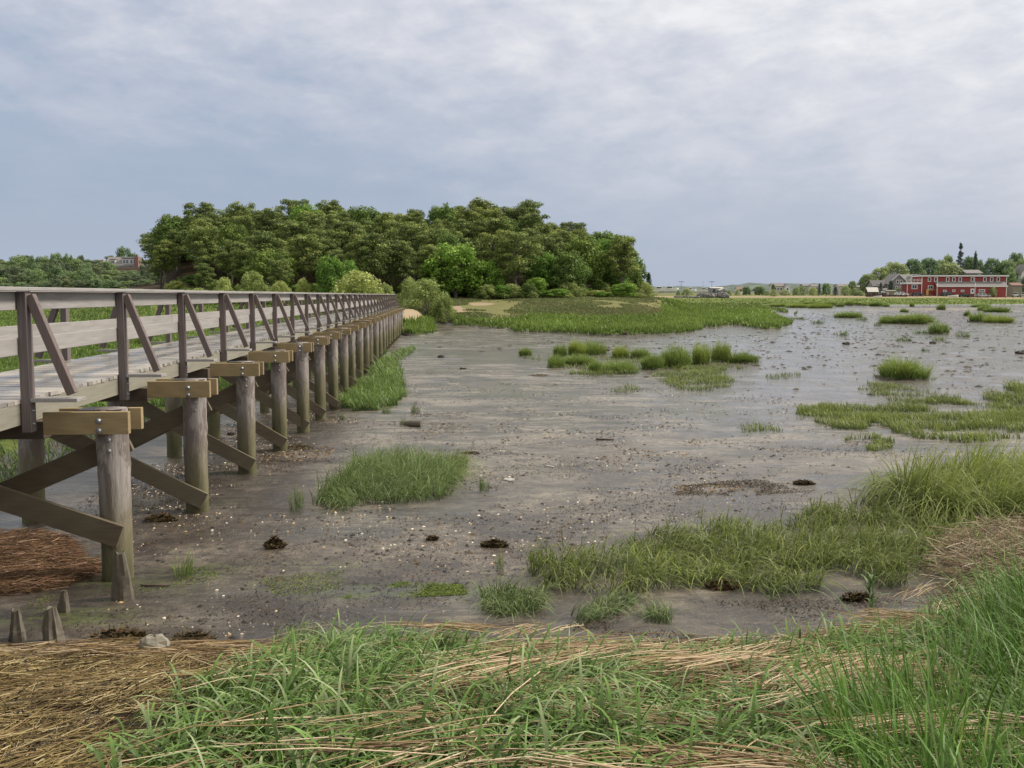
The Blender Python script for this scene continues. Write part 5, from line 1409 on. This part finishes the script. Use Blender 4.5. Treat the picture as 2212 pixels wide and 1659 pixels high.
def box_house(name, label, cat, x0, x1, yt, ye, yb, Y, wall, roof, axis='x', depth=7, wins=(), group=None, mull=1, rz_=0):
    """x0,x1,yt,ye,yb: extents seen in the photo; placed as a real house Y metres away"""
    q = F/Y; p0 = at(x0, yb, Y); o = empty(name, (p0.x, Y, at(x0, yb, Y).z), rz_, label, cat, group)
    w = (x1-x0)/q; ze = (yb-ye)/q; zr = (yb-yt)/q
    gable(o, 0, w, 0, depth, -3, ze, zr, wall, roof, axis, ov=.3)
    for fx, fz, ww, hh in wins: window(o, w*fx, 0, ze*fz, ww, hh, mull=mull)
    return o
box_house('shed', 'low shed with a pale white roof among the clutter left of the parked cars', 'shed', 1875, 1896, 622, 630, 638, 349, 'drift', 'cream', 'x', 3, ())
box_house('shed', 'square brown board shed beside the white-roofed shed', 'shed', 1916, 1934, 628, 629.5, 640, 347, 'stone', 'stone', 'x', 3, ())
box_house('shed', 'bluish-roofed shed behind the brown board shed', 'shed', 1902, 1927, 624, 629, 637, 353, 'grey', 'greyroof', 'x', 4, ())
box_house('house', 'pale grey distant house with a long roof and stairs, on the horizon', 'house', 1669, 1698, 612, 618.5, 629, 640, 'cream', 'greyroof', 'x', 9, [(.2,.45,1,1.2),(.4,.45,1,1.2),(.62,.45,1,1.2),(.84,.45,1,1.2)])
box_house('house', 'white gable wing at the right end of the pale distant house', 'house', 1696, 1706, 613, 619, 630, 636, 'white', 'greyroof', 'y', 9, [(.5,.5,1,1.2)])
box_house('house', 'low grey building with a flat white-edged roof behind the breakwater', 'house', 1536, 1562, 621, 623, 632, 560, 'grey', 'cream', 'x', 9, [(.6,.5,2,1.2),(.85,.5,1.5,1.2)])
box_house('house', 'small gabled grey building right of the flat-roofed one', 'house', 1556, 1570, 623.5, 627, 632, 552, 'grey', 'cream', 'y', 8, [(.5,.5,1.2,1.2)])
box_house('house', 'small white building with a reddish roof on the spit', 'house', 1593, 1606, 621, 625, 630, 620, 'white', 'brick', 'x', 8, [(.5,.5,1.2,1.2)])
box_house('house', 'grey roofed house, left of the distant twin houses', 'house', 1736, 1754, 614, 618, 627, 620, 'grey', 'greyroof', 'x', 9, [(.3,.5,1,1),(.7,.5,1,1)])
box_house('house', 'grey roofed house, right of the distant twin houses', 'house', 1755, 1768, 615, 619, 627, 600, 'cream', 'greyroof', 'x', 9, [(.3,.5,1,1),(.7,.5,1,1)])
box_house('house', 'pale roofed house just left of the shore shrub trees', 'house', 1812, 1838, 614, 619, 632, 520, 'cream', 'greyroof', 'x', 9, [(.25,.5,1,1),(.6,.5,1,1)])
box_house('house', 'pale house behind the low green shrub on the shore', 'house', 1840, 1862, 616, 620, 632, 540, 'grey', 'cream', 'x', 9, [(.3,.5,1,1)])
box_house('house', 'white gabled house half cut off by the right edge of the picture', 'house', 2205, 2240, 572, 592, 632, 392, 'white', 'greyroof', 'y', 9, [(.25,.6,.9,1.2),(.7,.6,.9,1.2)])
box_house('house', 'grey roof with white dormer half hidden in trees at far right', 'house', 2190, 2206, 586, 594, 632, 396, 'grey', 'greyroof', 'x', 8, [(.5,.85,.7,.9)])
box_house('house', 'grey roof ridge peeping over the red building', 'house', 2086, 2120, 584, 591, 632, 386, 'grey', 'greyroof', 'x', 8, [(.8,.9,.7,.6)])
box_house('shed', 'brown-roofed low shed behind the parked white cars', 'shed', 2186, 2207, 612, 617, 634, 366, 'stone', 'brick', 'x', 5, ())
# hillside house, left
M['cedarwall'] = siding('brown_cedar_shingle', (.17,.125,.11))
Y = 345; q = F/Y; p0 = at(229, 583, Y)
HH = empty('hillside_house', (p0.x, Y, p0.z), .06, 'large grey-roofed house with long dormers and a brick chimney above the left distant wood', 'house')
w = 66/q; ze = (583-573)/q; zr = (583-555.5)/q
gable(HH, 0, w, 0, 9, -8, ze, zr, 'cedarwall', 'greyroof', 'x', ov=.5)
m = MB(); m.box(w*.50, w*.96, .8, 4.5, ze+.2, zr-.35); m.box(w*.12, w*.28, .9, 4.5, ze+.2, zr-.9); m.build('dormer', M['cream'], HH)
m = MB(); m.box(w*.47, w*.99, .4, 4.6, zr-.35, zr-.12); m.box(w*.10, w*.30, .6, 4.6, zr-.9, zr-.72); m.build('dormer_roof', M['greyroof'], HH)
for fx in (.57, .67, .80, .90): window(HH, w*fx, .8, ze+1.25, .75, .95, mull=1, horiz=2)
window(HH, w*.20, .9, ze+1.0, 1.0, .85, mull=2)
for fx, ww in ((.12,1.1),(.26,1.1),(.42,1.1),(.56,1.1),(.70,1.1),(.90,1.6)): window(HH, w*fx, 0, .55, ww, .85, mull=2)
m = MB(); m.box(w*.93, w*1.05, -.6, 1.4, -8, zr+.2); m.box(w*.96, w*1.02, 0, .9, zr+.2, zr+.9); m.build('chimney', M['brick'], HH)
m = MB(); m.box(w*.72, w*1.0, -2.6, 0, -.35, -.15); m.box(w*.74, w*.76, -2.5, -2.4, -3.6, -.35); m.box(w*.96, w*.98, -2.5, -2.4, -3.6, -.35); m.box(w*.72, w*1.0, -2.6, -2.52, .6, .68); m.build('balcony', M['cream'], HH)
p0 = at(224.5, 584, 340)
o = empty('flagpole', (p0.x, 340, p0.z-4), 0, 'white flagpole with a faded red flag left of the hillside house', 'flagpole')
m = MB(); m.tube([(0,0,-2),(0,0,4+24/6.3)], [.09,.05], 8); m.build('pole', M['white'], o)
V = []; n = 7
for i in range(n+1):
    for z_ in (0, 1): V.append((-1.5*i/n, .15*math.sin(i*1.3), 4+24/6.3-.1-.75*(1-z_)-.05*i))
mk('flag', V, [(2*i, 2*i+2, 2*i+3, 2*i+1) for i in range(n)], M['flagred'], o)

# ------------------------------------------------------------------ cars
def car(xc, yb, wpx, Y, paint, kind, label, flip=False, head_on=False):
    q = F/Y; p0 = at(xc, yb, Y); z = max(gz(p0.x, Y), 0)
    o = empty('parked_car', (p0.x, Y, z-.02), (math.pi if flip else 0)+(1.2 if head_on else .0)+random.uniform(-.06, .06), label, 'car', 'cars parked on the far shore')
    L = 4.6; W = .88
    if kind == 'suv': prof = [(-2.25,.45),(-2.3,.85),(-2.2,1.0),(2.15,1.0),(2.28,.8),(2.28,.42)]; top = [(-2.15,1.0),(-1.95,1.68),(.75,1.72),(1.25,1.04)]
    elif kind == 'wagon': prof = [(-2.25,.4),(-2.3,.8),(-2.2,.93),(2.1,.88),(2.3,.7),(2.28,.38)]; top = [(-2.15,.93),(-1.7,1.45),(.45,1.48),(1.15,.94)]
    else: prof = [(-2.25,.38),(-2.3,.75),(-2.15,.92),(2.05,.85),(2.3,.65),(2.28,.36)]; top = [(-1.65,.92),(-.95,1.38),(.35,1.4),(1.2,.9)]
    def lo(pr, w0, w1, name, mat, par, zt=None):
        V = []; n = len(pr)
        zs = [p_[1] for p_ in pr]; za, zb = min(zs), max(zs)
        for sg in (-1, 1):
            for (x, z_) in pr: V.append((x, sg*(w0+(w1-w0)*((z_-za)/(zb-za+1e-6))), z_))
        Fs = [tuple(range(n)), tuple(range(2*n-1, n-1, -1))]+[(i, n+i, n+(i+1) % n, (i+1) % n) for i in range(n)]
        return mk(name, V, Fs, mat, par)
    lo(prof, W, W*.97, 'body', M[paint], o)
    lo(top, W*.94, W*.74, 'cabin', M[paint], o)
    zt = top[1][1]; zb_ = top[0][1]
    x0, x1, x2, x3 = [t_[0] for t_ in top]
    m = MB()
    for sg in (-1, 1):
        def wy(z_): return sg*(W*.94+(W*.74-W*.94)*((z_-zb_)/(max(t_[1] for t_ in top)-zb_))+.012)
        za = zb_+.07; zc = zt-.08
        for a0, a1 in ((.06, .47), (.53, .94)):
            xb0 = x0+(x3-x0)*a0+.1; xb1 = x0+(x3-x0)*a1-.1; xt0 = x1+(x2-x1)*a0; xt1 = x1+(x2-x1)*a1
            m.add([(xb0, wy(za), za), (xb1, wy(za), za), (xt1, wy(zc), zc), (xt0, wy(zc), zc)], [(0,1,2,3)])
    k = W*.72
    m.add([(x2+.05, -k*.92, zt-.05), (x2+.05, k*.92, zt-.05), (x3-.02, k*1.15, zb_+.08), (x3-.02, -k*1.15, zb_+.08)], [(0,1,2,3)])
    m.add([(x1-.04, -k*.92, zt-.06), (x1-.04, k*.92, zt-.06), (x0-.0, k*1.15, zb_+.08), (x0-.0, -k*1.15, zb_+.08)], [(0,1,2,3)])
    m.build('windows', M['glass'], o)
    for sx in (-1.4, 1.42):
        for sg in (-1, 1):
            t_ = MB(); t_.tube([(sx, sg*(W-.18), .33), (sx, sg*(W+.02), .33)], .33, 14); wl = t_.build('wheel', M['rubber'], o)
            t_ = MB(); t_.tube([(sx, sg*(W+.0), .33), (sx, sg*(W+.035), .33)], .19, 10); t_.build('rim', M['steel'], wl)
    for sg in (-1, 1):
        t_ = MB(); t_.box(2.24, 2.31, sg*.62-.16, sg*.62+.16, .58, .72); t_.build('headlight', M['white'], o)
    return o
random.seed(3)
car(1952+250*.1175, 639, 28, 343.5, 'cardark', 'sedan', 'dark blue sedan parked before the annex of the red building')
car(1952+810*.1175, 639, 28, 344, 'cargreen', 'suv', 'dark green off-roader, the largest dark car before the red building')
car(1952+1125*.1175, 639, 28, 343.5, 'carblack', 'sedan', 'black sedan parked below the white door of the red building')
car(1952+1455*.1175, 638, 28, 343, 'carsilver', 'wagon', 'pale silver station wagon before the right half of the red building')
car(1760+1590*.1175, 638, 27, 344, 'carwhite', 'wagon', 'white car left of the red building annex')
car(1952+2050*.1175, 636, 20, 350, 'carwhite', 'suv', 'white car seen head-on right of the red building', head_on=True)
car(1952+2195*.1175, 636, 20, 351, 'carsilver', 'suv', 'silver car cut by the right edge of the picture', head_on=True)

# ------------------------------------------------------------------ shore fence, bulkhead, boats, lamps, rocks
o = empty('shore_fence', (at(2060, 640, 338).x, 338, gz(at(2060, 640, 338).x, 338)), 0, 'old guard fence of leaning posts along the bank below the red building', 'fence')
for v, ln in ((-60,.0),(20,.0),(100,.35),(235,.35),(345,.4),(480,.3),(615,.25),(740,.35),(895,.0),(1045,.1),(1225,.05),(1365,.0),(1545,.05),(1710,.05),(1870,.0),(2010,.1),(2150,.0)):
    xw = at(1952+v*.1175, 640, 338).x; x = xw-o.location.x; z = gz(xw, 338)-o.location.z
    m = MB(); m.beam((x, 0, z-.4), (x+ln*1.0, 0, z+1.0), .2, .2, .02, roll=(0,1,0)); m.build('post', M['stake_wood'], o)
m = MB()
xa = at(1952-60*.1175, 640, 338).x-o.location.x; xb = at(1952+780*.1175, 640, 338).x-o.location.x
m.beam((xa, -.12, .35), (xb, -.12, .35), .08, .22, .01); m.build('rail', M['stake_wood'], o)
o = empty('timber_bulkhead', (at(1870, 641, 336).x, 336, gz(at(1870, 641, 336).x, 336)), 0, 'low dark timber bulkhead with short posts left of the guard fence', 'bulkhead')
m = MB()
for i in range(40):
    m.box(i*.35, i*.35+.3, 0, .12, -.6, .55+.25*random.random())
m.build('planking', M['drift'], o)
for i in range(9):
    m = MB(); m.tube([(i*1.7, -.15, -.6), (i*1.7+.05, -.15, .9+.5*random.random())], .11, 7); m.build('post', M['stake_wood'], o)
random.seed(8)
for i, (xx, yy, s_, lab) in enumerate([(1880,636,1.1,'heap of grey junk timber left of the brown shed'),(1895,637,1.3,'larger heap of junk timber in front of the blue-roofed shed'),(1908,637,.9,'small heap of boards beside the brown shed')]):
    p0 = at(xx, yy, 345); b = MB()
    for k in range(14):
        a0 = Vector((random.uniform(-1.6, 1.6)*s_, random.uniform(-1, 1), random.uniform(0, .9)*s_)); b.beam(a0, a0+Vector((random.uniform(-1.8, 1.8), random.uniform(-.8, .8), random.uniform(-.5, .6))), .12, .25, 0)
    o = b.build('junk_pile', M['drift']); o.location = (p0.x, 345, gz(p0.x, 345)); tag(o, lab, 'junk pile', 'junk heaps by the sheds')
def boat(xc, yb, L, Y, label, mast=0, cover=False, cabin=True, rz_=0.0, z=None):
    p0 = at(xc, yb, Y); o = empty('boat', (p0.x, Y, p0.z if z is None else z), rz_, label, 'boat', 'small boats on the far shore')
    V = []; Fs = []; n = 9
    for i in range(n):
        t = i/(n-1); x = (t-.5)*L; bw = L*.15*math.sin(math.pi*min(1, (1-t)*.62+.38*(1-t)**.5))**.8 if t < 1 else .02
        sh = .22*L*(.75+.35*t*t)
        for (yy, zz) in ((-bw, sh), (-bw*.75, sh*.35), (0, .02*L*t), (bw*.75, sh*.35), (bw, sh)): V.append((x, yy, zz))
    for i in range(n-1):
        for k in range(4): Fs.append((i*5+k, i*5+k+1, (i+1)*5+k+1, (i+1)*5+k))
        Fs.append((i*5+4, i*5, (i+1)*5, (i+1)*5+4))
    Fs.append((0,1,2,3,4)); Fs.append(tuple((n-1)*5+k for k in (4,3,2,1,0)))
    mk('hull', V, Fs, M['white'], o)
    if cabin:
        b = MB(); b.box(-L*.12, L*.18, -L*.09, L*.09, .18*L, .33*L, c=.02*L); b.build('cabin', M['cream' if not cover else 'white'], o)
        b = MB(); b.box(-L*.10, L*.16, -L*.094, -L*.090, .24*L, .30*L); b.build('window', M['glass'], o)
    if mast: b = MB(); b.tube([(0,0,.1*L),(0,0,mast)], [.1,.06], 6); b.build('mast', M['steel'], o)
    return o
def c5b(x, y): return 1344+x*.2025, 544+y*.2025
for x, y, L, mast, lab in ((385,436,13,0,'white motorboat, leftmost beyond the spit'),(497,436,14,7,'white boat with a mast, second from left beyond the spit'),(715,434,10,0,'small white boat behind the round shrub on the spit'),(862,434,10,8,'masted sailboat left of the flat-roofed grey building'),(895,436,9,0,'low white boat right of the masted sailboat')):
    a0 = c5b(x, y); boat(a0[0], a0[1], L, 700, lab, mast)
pb = at(2058, 645.5, 334); boat(2058, 645.5, 3.6, 330, 'small white rowing boat lying on the marsh edge below the red building', cabin=False, z=gz(pb.x, 330)-.05)
pb = at(1906, 636, 347); boat(1906, 636, 4.2, 347, 'pale covered boat on land beside the sheds', cover=True, z=gz(pb.x, 347)+.3)
pb = at(1895, 645, 334); boat(1895, 645.5, 2.8, 331, 'small overturned-looking dinghy at the foot of the bulkhead', cabin=False, z=gz(pb.x, 331)-.1)
for x, lab in ((628, 'tall thin lamp post left of the flat-roofed grey building'), (955, 'tall thin lamp post rising over the flat-roofed grey building')):
    a0 = c5b(x, 440); p0 = at(a0[0], a0[1], 500); zt = at(a0[0], c5b(0, 322)[1], 500).z; zb = gz(p0.x, 500)
    o = empty('lamp_post', (p0.x, 500, zb), 0, lab, 'lamp post', 'lamp posts beyond the spit')
    b = MB(); b.tube([(0,0,-.5),(0,0,zt-zb)], [.16,.10], 8); b.build('pole', M['steel'], o)
    b = MB(); b.box(-1.3, 1.3, -.15, .15, zt-zb-.05, zt-zb+.25); b.build('lamp_head', M['steel'], o)
random.seed(12)
for i in range(26):
    t = i/25; xx = 1461+t*106+random.uniform(-2, 2); big = t > .45
    p0 = at(xx, 642.5, 326+random.uniform(-4, 4)); s_ = (random.uniform(.9, 1.6) if big else random.uniform(.5, .9))
    tag(lump('boulder', 50+i, s_*1.25, s_, s_*(.75 if big else .5), M['rock'], (p0.x, p0.y, gz(p0.x, p0.y)), random.uniform(0, 6), rough=.35, n=10, m=7),
        'dark boulder in the heaped end of the rocky breakwater' if big else 'small dark rock in the low left part of the rocky breakwater', 'boulder', 'large rocks of the breakwater' if big else 'small rocks of the breakwater')
# stray posts / dark objects standing on the far flat
for xd, yd, s_, lab in ((1350,722,.35,'dark weedy lump on the mud below the bright marsh edge'),(1288+20,758,.25,'small dark lump on the shining mud above the middle tussocks'),(2207,765,.35,'dark peat lump at the right edge of the flat'),(2015,702+40,.25,'small dark lump on the far right mud'),(1828,744,.3,'dark lump left on the bare far mud'),(953,772,.22,'dark peat block by the still pool right of the bridge'),(500,940,.12,'black clod under the bridge between the third and fourth piles')):
    g = G(xd, yd); tag(lump('peat_clod', int(xd), s_, s_*.7, s_*.4, M['peat'], g, rough=.4), lab, 'peat clod')

# ------------------------------------------------------------------ sky and sun
SUN_EL, SUN_AZ = R(42), R(78)       # azimuth clockwise from +Y: off to the right
w = bpy.data.worlds.new("World"); sc.world = w; w.use_nodes = True
nt = w.node_tree; nt.nodes.clear()
class WT(NT):
    def __init__(s): s.t = nt; s.out = nt.nodes.new('ShaderNodeOutputWorld')
t = WT()
sky = t.n('ShaderNodeTexSky', sky_type='NISHITA', sun_disc=False, sun_elevation=SUN_EL, sun_rotation=SUN_AZ, air_density=1.4, dust_density=2.0)
tc = t.n('ShaderNodeTexCoord').outputs['Generated']
sp = t.n('ShaderNodeSeparateXYZ', {0: tc})
zc = t.math('MAXIMUM', sp.outputs[2], 0.0)
den = t.math('ADD', zc, .10)
u = t.math('DIVIDE', sp.outputs[0], den); v = t.math('DIVIDE', sp.outputs[1], den)
uv = t.n('ShaderNodeCombineXYZ', {0: u, 1: v, 2: 0.0}).outputs[0]
n1 = t.noise(t.mapping(uv, (.75,.45,1), (3.1,1.7,0)), 1.0, 5, .5, .3)
n2 = t.noise(t.mapping(uv, (3.0,1.9,1), (0,4.2,0), (0,0,.3)), 1.0, 6, .55, .4)
n3 = t.noise(t.mapping(tc, (3.8,3.8,7.0), (.3,.2,.9), (.1,0,0)), 1.0, 6, .58, .3)
n5 = t.noise(t.mapping(tc, (16,16,38)), 1.0, 4, .6, .2)
# brighter towards the upper right, blue-grey rain veil lower left
b0 = t.math('ADD', t.math('MULTIPLY', zc, 2.9), t.math('MULTIPLY', sp.outputs[0], .62))
b1 = t.math('ADD', b0, t.math('MULTIPLY', t.math('SUBTRACT', n1, .5), .20))
b1 = t.math('ADD', b1, t.math('MULTIPLY', t.math('SUBTRACT', n3, .5), .46))
b1 = t.math('ADD', b1, t.math('MULTIPLY', t.math('MULTIPLY', t.math('SUBTRACT', n5, .5), .75), t.math('MULTIPLY', zc, 4.5, True)))
b1 = t.math('ADD', b1, t.math('MULTIPLY', t.math('MULTIPLY', t.math('SUBTRACT', n2, .5), .75), t.math('MULTIPLY', zc, 4.0, True)))
cl = t.ramp(b1, [(0.0, (.395,.475,.62)), (.20, (.435,.51,.65)), (.45, (.56,.605,.72)), (.72, (.74,.755,.825)), (1.0, (.95,.95,.97))])
hz = t.ramp(zc, [(0, (1,1,1)), (.10, (0,0,0))])
cl = t.mix(t.math('MULTIPLY', hz, .75), cl, (.495,.56,.685))
top = t.ramp(zc, [(.28, (0,0,0)), (.55, (1,1,1))])  # unseen sky overhead, made bright and warm to add light on the ground
cl = t.mix(top, cl, (1.02,.98,.90))
bg1 = t.n('ShaderNodeBackground', {'Color': sky.outputs[0], 'Strength': .07})
bg2 = t.n('ShaderNodeBackground', {'Color': cl, 'Strength': 1.0})
mx = t.n('ShaderNodeMixShader', {0: .88, 1: bg1.outputs[0], 2: bg2.outputs[0]})
nt.links.new(mx.outputs[0], t.out.inputs[0])
sl = bpy.data.lights.new('sun', 'SUN'); sl.energy = 4.0; sl.angle = R(12); sl.color = (1, .93, .83)
so = bpy.data.objects.new('sun', sl); COL.objects.link(so)
dv = Vector((math.sin(SUN_AZ)*math.cos(SUN_EL), math.cos(SUN_AZ)*math.cos(SUN_EL), math.sin(SUN_EL)))
so.rotation_euler = (-dv).to_track_quat('-Z', 'Y').to_euler(); so.location = (30, 0, 60)
